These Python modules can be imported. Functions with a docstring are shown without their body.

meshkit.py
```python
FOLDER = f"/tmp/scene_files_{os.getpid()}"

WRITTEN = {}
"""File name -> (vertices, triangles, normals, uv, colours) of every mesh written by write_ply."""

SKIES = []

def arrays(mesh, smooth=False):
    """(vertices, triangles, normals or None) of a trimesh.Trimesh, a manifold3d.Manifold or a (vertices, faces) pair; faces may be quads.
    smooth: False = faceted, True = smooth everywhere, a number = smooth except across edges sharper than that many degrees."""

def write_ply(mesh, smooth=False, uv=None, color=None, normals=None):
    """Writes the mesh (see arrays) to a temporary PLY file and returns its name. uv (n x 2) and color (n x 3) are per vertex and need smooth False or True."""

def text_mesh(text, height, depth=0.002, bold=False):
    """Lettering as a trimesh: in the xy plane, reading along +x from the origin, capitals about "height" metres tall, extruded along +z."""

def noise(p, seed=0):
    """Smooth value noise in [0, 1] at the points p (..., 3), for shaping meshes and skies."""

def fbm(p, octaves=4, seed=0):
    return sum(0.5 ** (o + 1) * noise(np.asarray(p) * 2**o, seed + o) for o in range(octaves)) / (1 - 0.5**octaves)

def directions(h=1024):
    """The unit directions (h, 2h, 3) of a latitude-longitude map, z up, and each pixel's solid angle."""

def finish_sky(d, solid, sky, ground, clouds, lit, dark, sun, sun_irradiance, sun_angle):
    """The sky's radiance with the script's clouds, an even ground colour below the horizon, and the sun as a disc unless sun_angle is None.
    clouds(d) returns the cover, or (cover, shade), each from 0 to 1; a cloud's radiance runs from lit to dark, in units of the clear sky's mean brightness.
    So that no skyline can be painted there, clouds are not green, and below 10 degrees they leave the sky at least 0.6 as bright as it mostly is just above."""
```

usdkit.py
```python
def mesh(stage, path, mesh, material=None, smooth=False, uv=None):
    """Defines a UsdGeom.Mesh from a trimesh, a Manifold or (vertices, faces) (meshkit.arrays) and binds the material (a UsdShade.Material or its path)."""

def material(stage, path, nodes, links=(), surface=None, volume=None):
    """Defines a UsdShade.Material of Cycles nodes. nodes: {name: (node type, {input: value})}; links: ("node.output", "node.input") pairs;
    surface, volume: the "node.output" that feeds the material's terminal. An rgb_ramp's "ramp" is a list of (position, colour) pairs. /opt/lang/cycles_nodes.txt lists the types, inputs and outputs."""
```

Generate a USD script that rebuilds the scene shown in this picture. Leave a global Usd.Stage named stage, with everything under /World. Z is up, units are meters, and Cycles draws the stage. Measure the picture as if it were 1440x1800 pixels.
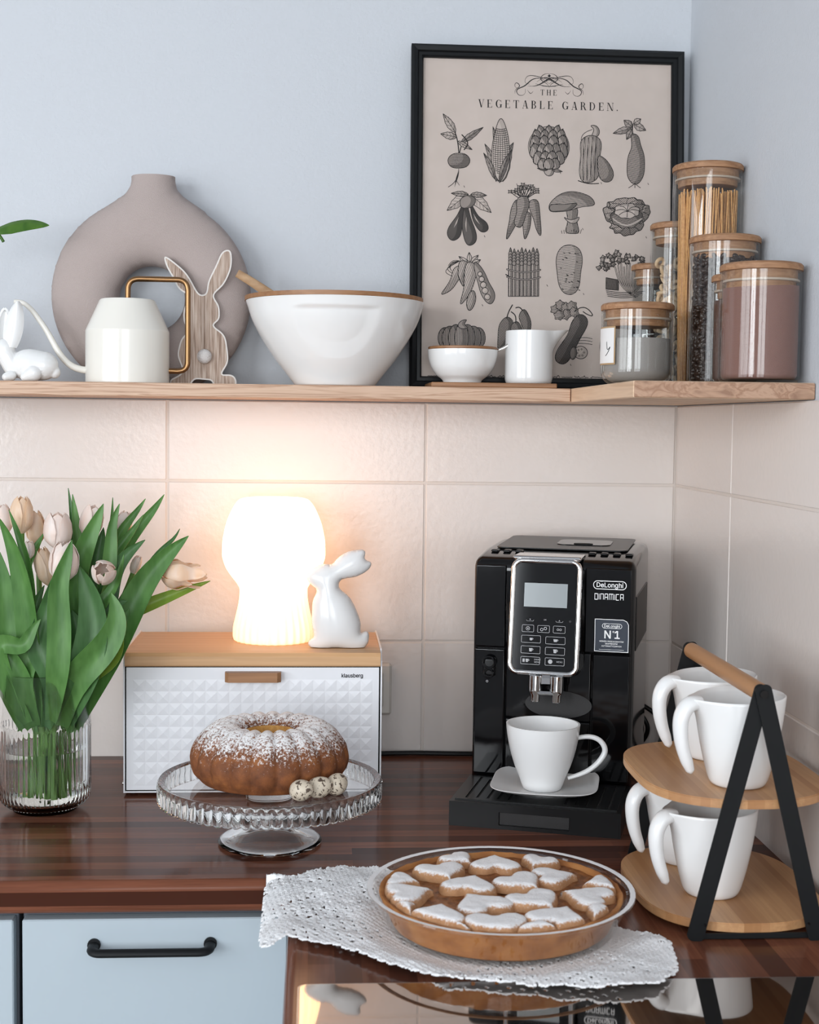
import math
import numpy as np
import trimesh
import manifold3d as m3
from scipy.interpolate import CubicSpline, PchipInterpolator
from scipy.spatial import Delaunay
from scipy import sparse
from scipy.sparse.linalg import spsolve
from shapely.geometry import Polygon, LineString, Point, MultiPolygon, box as sbox
from shapely import affinity, union_all, contains_xy
import usdkit
import meshkit
from pxr import Usd, UsdGeom, UsdLux, UsdShade, Gf, Sdf, Vt

stage = Usd.Stage.CreateInMemory()
UsdGeom.SetStageUpAxis(stage, 'Z')
UsdGeom.SetStageMetersPerUnit(stage, 1.0)
UsdGeom.Xform.Define(stage, '/World')
UsdGeom.Scope.Define(stage, '/World/Looks')
PI = math.pi

# ------------------------------------------------------------------ camera
EYE = np.array([-0.5683, -2.1652, 1.4245])
YAW, PITCH, ROLL = 0.068, -0.0639, 0.0123
fwd = np.array([math.sin(YAW) * math.cos(PITCH), math.cos(YAW) * math.cos(PITCH), math.sin(PITCH)])
rgt0 = np.array([math.cos(YAW), -math.sin(YAW), 0])
up0 = np.cross(rgt0, fwd)
rgt = rgt0 * math.cos(ROLL) + up0 * math.sin(ROLL)
up = -rgt0 * math.sin(ROLL) + up0 * math.cos(ROLL)
cam = UsdGeom.Camera.Define(stage, '/World/camera')
cam.AddTransformOp().Set(Gf.Matrix4d(*rgt, 0, *up, 0, *(-fwd), 0, *EYE, 1))
cam.CreateHorizontalApertureAttr(28.8)
cam.CreateVerticalApertureAttr(36.0)
cam.CreateFocalLengthAttr(28.8 * 2441 / 1440)
cam.CreateClippingRangeAttr(Gf.Vec2f(0.05, 50))
cam.CreateFStopAttr(9.0)
cam.CreateFocusDistanceAttr(1.85)
cam.CreateExposureAttr(-0.50)


# ------------------------------------------------------------------ daylight from two unseen windows, and an added fill light
def rect_light(name, loc, rot, w, h, color, power):
    l = UsdLux.RectLight.Define(stage, '/World/' + name)
    l.AddTranslateOp().Set(Gf.Vec3d(*loc))
    l.AddRotateXYZOp().Set(Gf.Vec3f(*rot))
    l.CreateWidthAttr(w)
    l.CreateHeightAttr(h)
    l.CreateColorAttr(Gf.Vec3f(*color))
    l.CreateIntensityAttr(power)


DAY = (0.92, 0.965, 1.0)
rect_light('unseen_daylight_left', (-3.36, -2.45, 1.6), (90, 0, -90), 1.9, 1.5, DAY, 6.8)  # out of view, placed to light the right wall from the left
rect_light('unseen_daylight_rear', (-2.72, -3.86, 1.65), (90, 0, 0), 1.15, 1.5, DAY, 17.5)  # out of view behind the camera, placed to light back and right walls
rect_light('added_fill_rear_right', (-0.75, -3.86, 1.65), (90, 0, 0), 1.15, 1.5, DAY, 9.5)  # added fill that softens the shadowed tiles by the coffee machine


# ------------------------------------------------------------------ naming helpers
USED = {}


def numbered(parent, name):
    k = (str(parent), name)
    n = USED.get(k, 0)
    USED[k] = n + 1
    return name if n == 0 else f'{name}_{n:03d}'


def path_of(p):
    return str(p.GetPath()) if hasattr(p, 'GetPath') else str(p)


def tag(o, label=None, cat=None, group=None, kind=None):
    p = o.GetPrim() if hasattr(o, 'GetPrim') else o
    for k, v in (('label', label), ('category', cat), ('group', group), ('kind', kind)):
        if v:
            p.SetCustomDataByKey(k, v)
    return o


def thing(name, label, cat, loc=(0, 0, 0), rotz=0.0, group=None, kind=None):
    x = UsdGeom.Xform.Define(stage, '/World/' + numbered('/World', name))
    x.AddTranslateOp().Set(Gf.Vec3d(*map(float, loc)))
    if rotz:
        x.AddRotateZOp().Set(float(rotz))
    return tag(x.GetPrim(), label, cat, group, kind)


def obj(name, mesh, mat, parent='/World', smooth=35, label=None, cat=None, group=None, kind=None):
    pp = path_of(parent)
    m = usdkit.mesh(stage, pp + '/' + numbered(pp, name), mesh, MATS[mat], smooth)
    tag(m, label, cat, group, kind)
    return m.GetPrim()


# ------------------------------------------------------------------ materials
MATS = {}


def mat(name, nodes, links=(), surface='p.BSDF'):
    MATS[name] = usdkit.material(stage, '/World/Looks/' + name, nodes, links, surface=surface)


def plain(name, color, rough=0.5, bump=None, **kw):
    nodes = {'p': ('principled_bsdf', {'base_color': color, 'roughness': rough, **kw})}
    links = []
    if bump:
        sc, dist = bump
        nodes['g'] = ('geometry', {})
        nodes['n'] = ('noise_texture', {'scale': sc, 'detail': 4})
        nodes['b'] = ('bump', {'strength': 1.0, 'distance': dist})
        links = [('g.position', 'n.vector'), ('n.fac', 'b.height'), ('b.normal', 'p.normal')]
    mat(name, nodes, links)


def mottled(name, stops, scale, rough=0.5, stretch=(1, 1, 1), detail=5, distortion=0.0, bump=0.0, **kw):
    """Base colour from a stretched noise through a ramp: wood, crusts, leaves."""
    nodes = {'g': ('geometry', {}), 'm': ('mapping', {'scale': stretch}),
             'n': ('noise_texture', {'scale': scale, 'detail': detail, 'distortion': distortion}),
             'r': ('rgb_ramp', {'ramp': stops}),
             'p': ('principled_bsdf', {'roughness': rough, **kw})}
    links = [('g.position', 'm.vector'), ('m.vector', 'n.vector'), ('n.fac', 'r.fac'), ('r.color', 'p.base_color')]
    if bump:
        nodes['b'] = ('bump', {'strength': 1.0, 'distance': bump})
        links += [('n.fac', 'b.height'), ('b.normal', 'p.normal')]
    mat(name, nodes, links)


def staves(name, c1, c2, c3, length, width, along, rough=0.3, **kw):
    """Glued staves (worktop, bamboo): a brick pattern for the staves, stretched noise for the grain."""
    rot = (0, 0, 0) if along == 'x' else (0, 0, PI / 2)
    st = (3, 90, 90) if along == 'x' else (90, 3, 90)
    nodes = {'g': ('geometry', {}), 'm': ('mapping', {'rotation': rot}),
             'b': ('brick_texture', {'scale': 1.0, 'brick_width': length, 'row_height': width, 'mortar_size': 0.0, 'color1': c1, 'color2': c2, 'mortar': c1, 'offset': 0.37, 'offset_frequency': 2}),
             'm2': ('mapping', {'scale': st}), 'n': ('noise_texture', {'scale': 1.6, 'detail': 6, 'roughness': 0.65, 'distortion': 0.4}),
             'r': ('rgb_ramp', {'ramp': [(0.3, (0, 0, 0)), (0.7, (1, 1, 1))]}),
             'x': ('mix', {'mix_type': 'mix', 'color2': c3}),
             'k': ('math', {'math_type': 'multiply', 'value2': 0.6}),
             'p': ('principled_bsdf', {'roughness': rough, **kw})}
    links = [('g.position', 'm.vector'), ('m.vector', 'b.vector'), ('g.position', 'm2.vector'), ('m2.vector', 'n.vector'), ('n.fac', 'r.fac'),
             ('b.color', 'x.color1'), ('r.color', 'k.value1'), ('k.value', 'x.fac'), ('x.color', 'p.base_color')]
    mat(name, nodes, links)


def pane(name, tint=(1, 1, 1), ior=1.5, gloss=1.0):
    f0 = ((ior - 1) / (ior + 1)) ** 2
    mat(name, {'t': ('transparent_bsdf', {'color': tint}), 'g': ('glossy_bsdf', {'color': (gloss,) * 3, 'roughness': 0.02}), 'w': ('layer_weight', {'blend': 0.5}),
               'e': ('math', {'math_type': 'power', 'value2': 5.0}), 'f': ('math', {'math_type': 'multiply_add', 'value2': 0.75 * (1 - f0), 'value3': f0}), 'x': ('mix_closure', {})},
        [('w.facing', 'e.value1'), ('e.value', 'f.value1'), ('f.value', 'x.fac'), ('t.BSDF', 'x.closure1'), ('g.BSDF', 'x.closure2')], surface='x.closure')


def dusted(name, crust, sugar, lo, hi, nscale, rough=0.7, crust_scale=60, bump=0.0008, NAMP=1.5):
    """Baked crust with icing sugar lying on the faces that look upwards."""
    nodes = {'g': ('geometry', {}), 'z': ('separate_xyz', {}),
             'n': ('noise_texture', {'scale': nscale, 'detail': 5, 'roughness': 0.7}),
             'ns': ('math', {'math_type': 'multiply_add', 'value2': NAMP, 'value3': -NAMP / 2}),
             'a': ('math', {'math_type': 'add'}),
             'mr': ('map_range', {'range_type': 'smoothstep', 'from_min': lo, 'from_max': hi, 'clamp': True}),
             'n2': ('noise_texture', {'scale': crust_scale, 'detail': 6, 'roughness': 0.6}),
             'r': ('rgb_ramp', {'ramp': crust}),
             'x': ('mix', {'color2': sugar}),
             'b': ('bump', {'strength': 1.0, 'distance': bump}),
             'p': ('principled_bsdf', {'roughness': rough})}
    links = [('g.normal', 'z.vector'), ('g.position', 'n.vector'), ('n.fac', 'ns.value1'), ('z.z', 'a.value1'), ('ns.value', 'a.value2'), ('a.value', 'mr.value'),
             ('g.position', 'n2.vector'), ('n2.fac', 'r.fac'), ('r.color', 'x.color1'), ('mr.result', 'x.fac'), ('x.color', 'p.base_color'), ('n.fac', 'b.height'), ('b.normal', 'p.normal')]
    mat(name, nodes, links)


plain('paint', (0.60, 0.625, 0.66), 0.85, (220, 0.0006))
plain('room_paint', (0.42, 0.43, 0.45), 0.9)
plain('floor_paint', (0.36, 0.30, 0.26), 0.6)
plain('tile_glaze', (0.735, 0.675, 0.635), 0.22, (90, 0.0004))
plain('grout', (0.70, 0.635, 0.585), 0.9)
plain('ceramic', (0.86, 0.86, 0.85), 0.12)
plain('ceramic_soft', (0.82, 0.82, 0.815), 0.2)
plain('enamel', (0.84, 0.81, 0.74), 0.16)
plain('sand_clay', (0.45, 0.375, 0.35), 0.95, (900, 0.0008))
plain('white_metal', (0.80, 0.81, 0.84), 0.35)
plain('cabinet_front', (0.42, 0.485, 0.53), 0.45)
plain('cabinet_body', (0.10, 0.11, 0.13), 0.7)
plain('black_metal', (0.008, 0.009, 0.010), 0.5, specular_ior_level=0.22)
plain('black_frame', (0.007, 0.008, 0.009), 0.4, specular_ior_level=0.25)
plain('black_gloss', (0.003, 0.003, 0.0035), 0.06, specular_ior_level=0.4)
plain('black_satin', (0.006, 0.006, 0.0065), 0.3, specular_ior_level=0.3)
plain('black_matte', (0.016, 0.0145, 0.0145), 0.6, (1500, 0.0003))
plain('painted_gap_shade', (0.012, 0.012, 0.012), 0.9)  # dark colour standing in for shade in gaps and hollows
plain('chrome', (0.66, 0.66, 0.66), 0.09, metallic=1.0)
plain('brass', (0.33, 0.185, 0.085), 0.34, metallic=1.0)
plain('screen', (0.30, 0.33, 0.34), 0.15)
plain('print_white', (0.80, 0.80, 0.80), 0.5)
plain('print_grey', (0.42, 0.42, 0.43), 0.5)
plain('print_black', (0.02, 0.02, 0.02), 0.6)
plain('sticker_blue', (0.02, 0.028, 0.045), 0.25)
plain('paper_white', (0.78, 0.77, 0.76), 0.7)
plain('label_border', (0.45, 0.30, 0.16), 0.7)
plain('hob_glass', (0.40, 0.37, 0.35), 0.03, metallic=1.0)
plain('steel_trim', (0.5, 0.5, 0.5), 0.3, metallic=1.0)
plain('switch_white', (0.74, 0.70, 0.64), 0.35)
plain('white_painted_edge', (0.76, 0.72, 0.68), 0.7)
plain('pompom', (0.80, 0.76, 0.74), 0.95, (600, 0.002))
plain('cocoa', (0.25, 0.125, 0.10), 0.95, (1500, 0.0006))
plain('sugar_grains', (0.36, 0.33, 0.31), 0.9, (1800, 0.0008))
plain('coffee', (0.035, 0.018, 0.012), 0.35)
plain('spice', (0.10, 0.045, 0.03), 0.8)
plain('silicone', (0.50, 0.40, 0.32), 0.5)
plain('steel', (0.6, 0.58, 0.55), 0.2, metallic=1.0)
plain('lace', (0.90, 0.905, 0.915), 0.9, (900, 0.0008))
plain('bulb_white', (0.8, 0.8, 0.8), 0.4)
plain('pot_clay', (0.6, 0.58, 0.55), 0.6)
mottled('pasta', [(0.3, (0.58, 0.27, 0.07)), (0.7, (0.74, 0.40, 0.13))], 300, 0.5)
mottled('pasta_pale', [(0.3, (0.62, 0.40, 0.22)), (0.7, (0.80, 0.60, 0.40))], 120, 0.6)
mottled('pine', [(0.3, (0.33, 0.175, 0.10)), (0.42, (0.58, 0.38, 0.26)), (0.5, (0.64, 0.44, 0.31)), (0.56, (0.44, 0.25, 0.155)), (0.64, (0.64, 0.44, 0.31)), (0.8, (0.50, 0.30, 0.19))], 2.0, 0.5, (2.2, 30, 60), 4, 0.9)
mottled('pine_light', [(0.25, (0.56, 0.36, 0.22)), (0.55, (0.72, 0.52, 0.36)), (0.8, (0.62, 0.42, 0.28))], 2.2, 0.5, (30, 2.2, 60), 4, 0.9)
mottled('end_grain', [(0.3, (0.30, 0.17, 0.11)), (0.45, (0.48, 0.30, 0.20)), (0.52, (0.34, 0.19, 0.12)), (0.62, (0.50, 0.32, 0.22)), (0.8, (0.38, 0.22, 0.14))], 16, 0.7, (1, 1, 2.2), 3, 2.5)
mottled('bamboo_brown', [(0.3, (0.25, 0.115, 0.05)), (0.7, (0.38, 0.19, 0.085))], 2.0, 0.45, (4, 60, 60), 5)
mottled('cork_wood', [(0.3, (0.27, 0.13, 0.06)), (0.7, (0.44, 0.24, 0.125))], 3.0, 0.6, (8, 60, 90), 5)
mottled('whitewash', [(0.32, (0.24, 0.155, 0.11)), (0.5, (0.46, 0.345, 0.275)), (0.68, (0.62, 0.52, 0.44))], 2.4, 0.75, (170, 170, 8), 5, 0.3)
mottled('server_wood', [(0.3, (0.40, 0.235, 0.12)), (0.7, (0.58, 0.38, 0.22))], 2.0, 0.5, (20, 60, 40), 4)
staves('worktop_x', (0.055, 0.018, 0.011), (0.25, 0.092, 0.052), (0.055, 0.019, 0.012), 0.52, 0.024, 'x', 0.15, specular_ior_level=0.10)
staves('worktop_y', (0.060, 0.020, 0.012), (0.27, 0.10, 0.056), (0.058, 0.021, 0.013), 0.52, 0.026, 'y', 0.15, specular_ior_level=0.10)
staves('bamboo_x', (0.56, 0.325, 0.155), (0.66, 0.40, 0.205), (0.47, 0.255, 0.11), 0.6, 0.012, 'x', 0.42)
staves('bamboo_y', (0.40, 0.195, 0.08), (0.64, 0.37, 0.18), (0.36, 0.17, 0.07), 0.5, 0.009, 'y', 0.42)
pane('jar_glass', (0.97, 0.975, 0.97), 1.42)
pane('dish_glass', (0.97, 0.96, 0.95), 1.5)
pane('picture_glass', (1, 1, 1), 1.2, 0.6)
mat('clear_glass', {'p': ('principled_bsdf', {'base_color': (0.97, 0.985, 0.98), 'roughness': 0.0, 'ior': 1.45, 'transmission_weight': 1.0})})
mat('vase_glass', {'p': ('principled_bsdf', {'base_color': (0.985, 0.995, 0.99), 'roughness': 0.0, 'ior': 1.32, 'transmission_weight': 1.0})})
mat('water', {'p': ('principled_bsdf', {'base_color': (0.97, 0.99, 0.97), 'roughness': 0.0, 'ior': 1.2, 'transmission_weight': 1.0})})
dusted('bundt_crust', [(0.25, (0.085, 0.024, 0.007)), (0.55, (0.20, 0.062, 0.015)), (0.8, (0.33, 0.12, 0.030))], (0.82, 0.81, 0.81), 0.42, 0.92, 330, NAMP=2.6)
dusted('heart_crust', [(0.3, (0.40, 0.19, 0.08)), (0.7, (0.54, 0.29, 0.14))], (0.86, 0.86, 0.87), 0.40, 0.92, 420, bump=0.0010, NAMP=1.3)
dusted('rim_dust', [(0.3, (0.36, 0.17, 0.08)), (0.7, (0.50, 0.30, 0.17))], (0.84, 0.84, 0.85), 0.3, 0.75, 500)
mottled('crumb', [(0.3, (0.42, 0.19, 0.04)), (0.7, (0.62, 0.34, 0.09))], 160, 0.8)
mottled('pie_filling', [(0.3, (0.10, 0.030, 0.009)), (0.55, (0.25, 0.085, 0.022)), (0.8, (0.38, 0.16, 0.055))], 120, 0.35, bump=0.003)
mottled('pie_crust', [(0.3, (0.25, 0.085, 0.02)), (0.55, (0.40, 0.16, 0.042)), (0.8, (0.52, 0.25, 0.08))], 34, 0.7, (1, 1, 1.6))
mat('lamp_glass', {'g': ('geometry', {}), 's': ('separate_xyz', {}), 'm': ('map_range', {'range_type': 'smoothstep', 'from_min': 1.11, 'from_max': 1.24, 'to_min': 1.5, 'to_max': 4.8, 'clamp': True}),
                   'p': ('principled_bsdf', {'base_color': (0.8, 0.78, 0.74), 'roughness': 0.3, 'emission_color': (1.0, 0.56, 0.29)})},
    [('g.position', 's.vector'), ('s.z', 'm.value'), ('m.result', 'p.emission_strength')])


def leafy(name, stops, back, scale=26):
    mat(name, {'g': ('geometry', {}), 'm': ('mapping', {'scale': (1, 1, 0.25)}), 'n': ('noise_texture', {'scale': scale * 4, 'detail': 3}), 'r': ('rgb_ramp', {'ramp': stops}),
               'p': ('principled_bsdf', {'roughness': 0.42}), 't': ('translucent_bsdf', {'color': back}), 'x': ('mix_closure', {'fac': 0.3})},
        [('g.position', 'm.vector'), ('m.vector', 'n.vector'), ('n.fac', 'r.fac'), ('r.color', 'p.base_color'), ('p.BSDF', 'x.closure1'), ('t.BSDF', 'x.closure2')], surface='x.closure')


leafy('tulip_leaf', [(0.3, (0.075, 0.20, 0.045)), (0.7, (0.15, 0.33, 0.09))], (0.22, 0.50, 0.07))
leafy('tulip_leaf_dark', [(0.3, (0.055, 0.15, 0.04)), (0.7, (0.105, 0.25, 0.08))], (0.09, 0.26, 0.05))
leafy('tulip_leaf_lime', [(0.3, (0.19, 0.33, 0.04)), (0.7, (0.28, 0.42, 0.06))], (0.4, 0.5, 0.06))
leafy('tulip_stem', [(0.3, (0.13, 0.28, 0.06)), (0.7, (0.19, 0.36, 0.09))], (0.3, 0.45, 0.1))
leafy('petal_peach', [(0.3, (0.93, 0.68, 0.45)), (0.7, (0.95, 0.80, 0.66))], (0.98, 0.72, 0.45))
leafy('petal_pink', [(0.3, (0.93, 0.77, 0.68)), (0.7, (0.95, 0.89, 0.85))], (0.98, 0.78, 0.66))
leafy('plant_leaf', [(0.3, (0.06, 0.16, 0.022)), (0.7, (0.11, 0.24, 0.035))], (0.2, 0.36, 0.04))
mat('quail_shell', {'g': ('texture_coordinate', {}), 'n': ('noise_texture', {'scale': 250.0, 'detail': 2.0, 'distortion': 0.5}), 'r': ('rgb_ramp', {'ramp': [(0.0, (0.60, 0.52, 0.41)), (0.555, (0.60, 0.52, 0.41)), (0.59, (0.09, 0.06, 0.04)), (1, (0.06, 0.04, 0.03))]}),
                    'p': ('principled_bsdf', {'roughness': 0.5})}, [('g.object', 'n.vector'), ('n.fac', 'r.fac'), ('r.color', 'p.base_color')])
mat('poster_ink', {'a': ('attribute', {'attribute': 'tone'}), 'p': ('principled_bsdf', {'roughness': 0.85})}, [('a.color', 'p.base_color')])
mottled('poster_paper', [(0.3, (0.56, 0.475, 0.42)), (0.7, (0.60, 0.51, 0.455))], 30, 0.85)


# ------------------------------------------------------------------ mesh helpers
def tm(v, f):
    f = np.asarray(f)
    if f.shape[1] == 4:
        f = np.vstack([f[:, [0, 1, 2]], f[:, [0, 2, 3]]])
    return trimesh.Trimesh(np.asarray(v, float), f, process=False)


def cat(*ms):
    return trimesh.util.concatenate([x for x in ms])


def bx(x0, x1, y0, y1, z0, z1, b=0.001):
    """Box with chamfered edges."""
    b = min(b, (x1 - x0) / 2.01, (y1 - y0) / 2.01, (z1 - z0) / 2.01)
    p = []
    for sx in (0, 1):
        for sy in (0, 1):
            for sz in (0, 1):
                c = np.array([(x0, x1)[sx], (y0, y1)[sy], (z0, z1)[sz]])
                d = np.array([1 - 2 * sx, 1 - 2 * sy, 1 - 2 * sz]) * b
                p += [c + d * (0, 1, 1), c + d * (1, 0, 1), c + d * (1, 1, 0)]
    return trimesh.convex.convex_hull(np.array(p))


def sph(c, r, n=24):
    r = np.broadcast_to(r, 3)
    s = m3.Manifold.sphere(1.0, n)
    return s.scale(tuple(map(float, r))).translate(tuple(map(float, c)))


def rounded(x0, x1, y0, y1, z0, z1, r, n=16):
    return from_m(m3.Manifold.batch_hull([sph((x, y, z), r, n) for x in (x0 + r, x1 - r) for y in (y0 + r, y1 - r) for z in (z0 + r, z1 - r)]))


def from_m(m):
    k = m.to_mesh()
    return trimesh.Trimesh(np.array(k.vert_properties[:, :3], float), np.array(k.tri_verts), process=False)


def to_m(t):
    return m3.Manifold(m3.Mesh(np.asarray(t.vertices, np.float32), np.asarray(t.faces, np.uint32)))


def curve(pts, n, closed=False):
    p = np.asarray(pts, float)
    if closed:
        p = np.vstack([p, p[:1]])
    d = np.r_[0, np.cumsum(np.maximum(np.linalg.norm(np.diff(p, axis=0), axis=1), 1e-9))]
    cs = CubicSpline(d, p, bc_type='periodic' if closed else 'natural')
    return cs(np.linspace(0, d[-1], n, endpoint=not closed))


def lathe(profile, n=72, mod=None):
    """Turns the (r, z) profile about z, bottom-outside upwards. mod(theta, r, z) -> (r, z) shapes ribs and scallops."""
    pr = np.asarray(profile, float)
    th = np.linspace(0, 2 * PI, n, endpoint=False)
    R = np.repeat(pr[:, :1], n, 1)
    Z = np.repeat(pr[:, 1:], n, 1)
    if mod:
        R, Z = mod(np.repeat(th[None], len(pr), 0), R, Z)
    v = np.stack([R * np.cos(th), R * np.sin(th), Z], -1).reshape(-1, 3)
    i, j = np.meshgrid(np.arange(len(pr) - 1), np.arange(n), indexing='ij')
    a = i * n + j
    b = i * n + (j + 1) % n
    q = np.stack([a, b, b + n, a + n], -1).reshape(-1, 4)
    f = np.vstack([q[:, [0, 1, 2]], q[:, [0, 2, 3]]])
    t = trimesh.Trimesh(v, f, process=False)
    t.merge_vertices(digits_vertex=7)
    t.update_faces(t.nondegenerate_faces())
    return t


def smoothp(pts, n=60):
    """A smooth (r, z) profile through the points."""
    p = np.asarray(pts, float)
    d = np.r_[0, np.cumsum(np.linalg.norm(np.diff(p, axis=0), axis=1))]
    t = np.linspace(0, d[-1], n)
    return np.c_[PchipInterpolator(d, p[:, 0])(t), PchipInterpolator(d, p[:, 1])(t)]


def tube(path, r, n=12, flat=1.0, side=None):
    """Sweeps a circle (or an ellipse squeezed by flat along the path's normal) along the path, ends closed."""
    p = np.asarray(path, float)
    r = np.broadcast_to(np.asarray(r, float), len(p))
    T = np.gradient(p, axis=0)
    T /= np.linalg.norm(T, axis=1, keepdims=True)
    a = np.array(side if side is not None else ([0, 0, 1] if abs(T[0, 2]) < 0.9 else [1, 0, 0]), float)
    v, N = [], []
    for k in range(len(p)):
        a = a - T[k] * (a @ T[k])
        a /= np.linalg.norm(a)
        b = np.cross(T[k], a)
        th = np.linspace(0, 2 * PI, n, endpoint=False)
        v.append(p[k] + r[k] * (np.cos(th)[:, None] * a + flat * np.sin(th)[:, None] * b))
    v = np.vstack(v + [p[:1], p[-1:]])
    f = []
    for k in range(len(p) - 1):
        for j in range(n):
            A, B = k * n + j, k * n + (j + 1) % n
            f += [[A, B, B + n], [A, B + n, A + n]]
    e = len(p) * n
    for j in range(n):
        f += [[e, (j + 1) % n, j], [e + 1, e - n + j, e - n + (j + 1) % n]]
    return trimesh.Trimesh(v, np.array(f), process=False)


def corner_path(pts, r, seg=7):
    """Polyline with its corners rounded to radius r."""
    p = [np.array(q, float) for q in pts]
    out = [p[0]]
    for a, b, c in zip(p, p[1:], p[2:]):
        u, w = (a - b) / np.linalg.norm(a - b), (c - b) / np.linalg.norm(c - b)
        k = min(r, np.linalg.norm(a - b) * .49, np.linalg.norm(c - b) * .49)
        s, e = b + u * k, b + w * k
        for t in np.linspace(0, 1, seg):
            out.append((1 - t) ** 2 * s + 2 * t * (1 - t) * b + t * t * e)
    return np.array(out + [p[-1]])


def flatpoly(poly):
    v, f = trimesh.creation.triangulate_polygon(poly, engine='earcut')
    return v, f


def prism(poly, h):
    geoms = getattr(poly, 'geoms', [poly])
    return cat(*[trimesh.creation.extrude_polygon(g, h, engine='earcut') for g in geoms if g.area > 0])


def place(mesh, o, ex, ey, ez=None):
    ex, ey = np.array(ex, float), np.array(ey, float)
    ez = np.cross(ex, ey) if ez is None else np.array(ez, float)
    m = np.eye(4)
    m[:3, 0], m[:3, 1], m[:3, 2], m[:3, 3] = ex, ey, ez, o
    t = mesh.copy()
    t.apply_transform(m)
    return t


def moved(mesh, x=0, y=0, z=0, rz=0):
    t = mesh.copy()
    if rz:
        t.apply_transform(trimesh.transformations.rotation_matrix(rz, [0, 0, 1]))
    t.apply_translation([x, y, z])
    return t


def rrect(x0, y0, x1, y1, r, n=8):
    return sbox(x0 + r, y0 + r, x1 - r, y1 - r).buffer(r, quad_segs=n)


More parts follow.
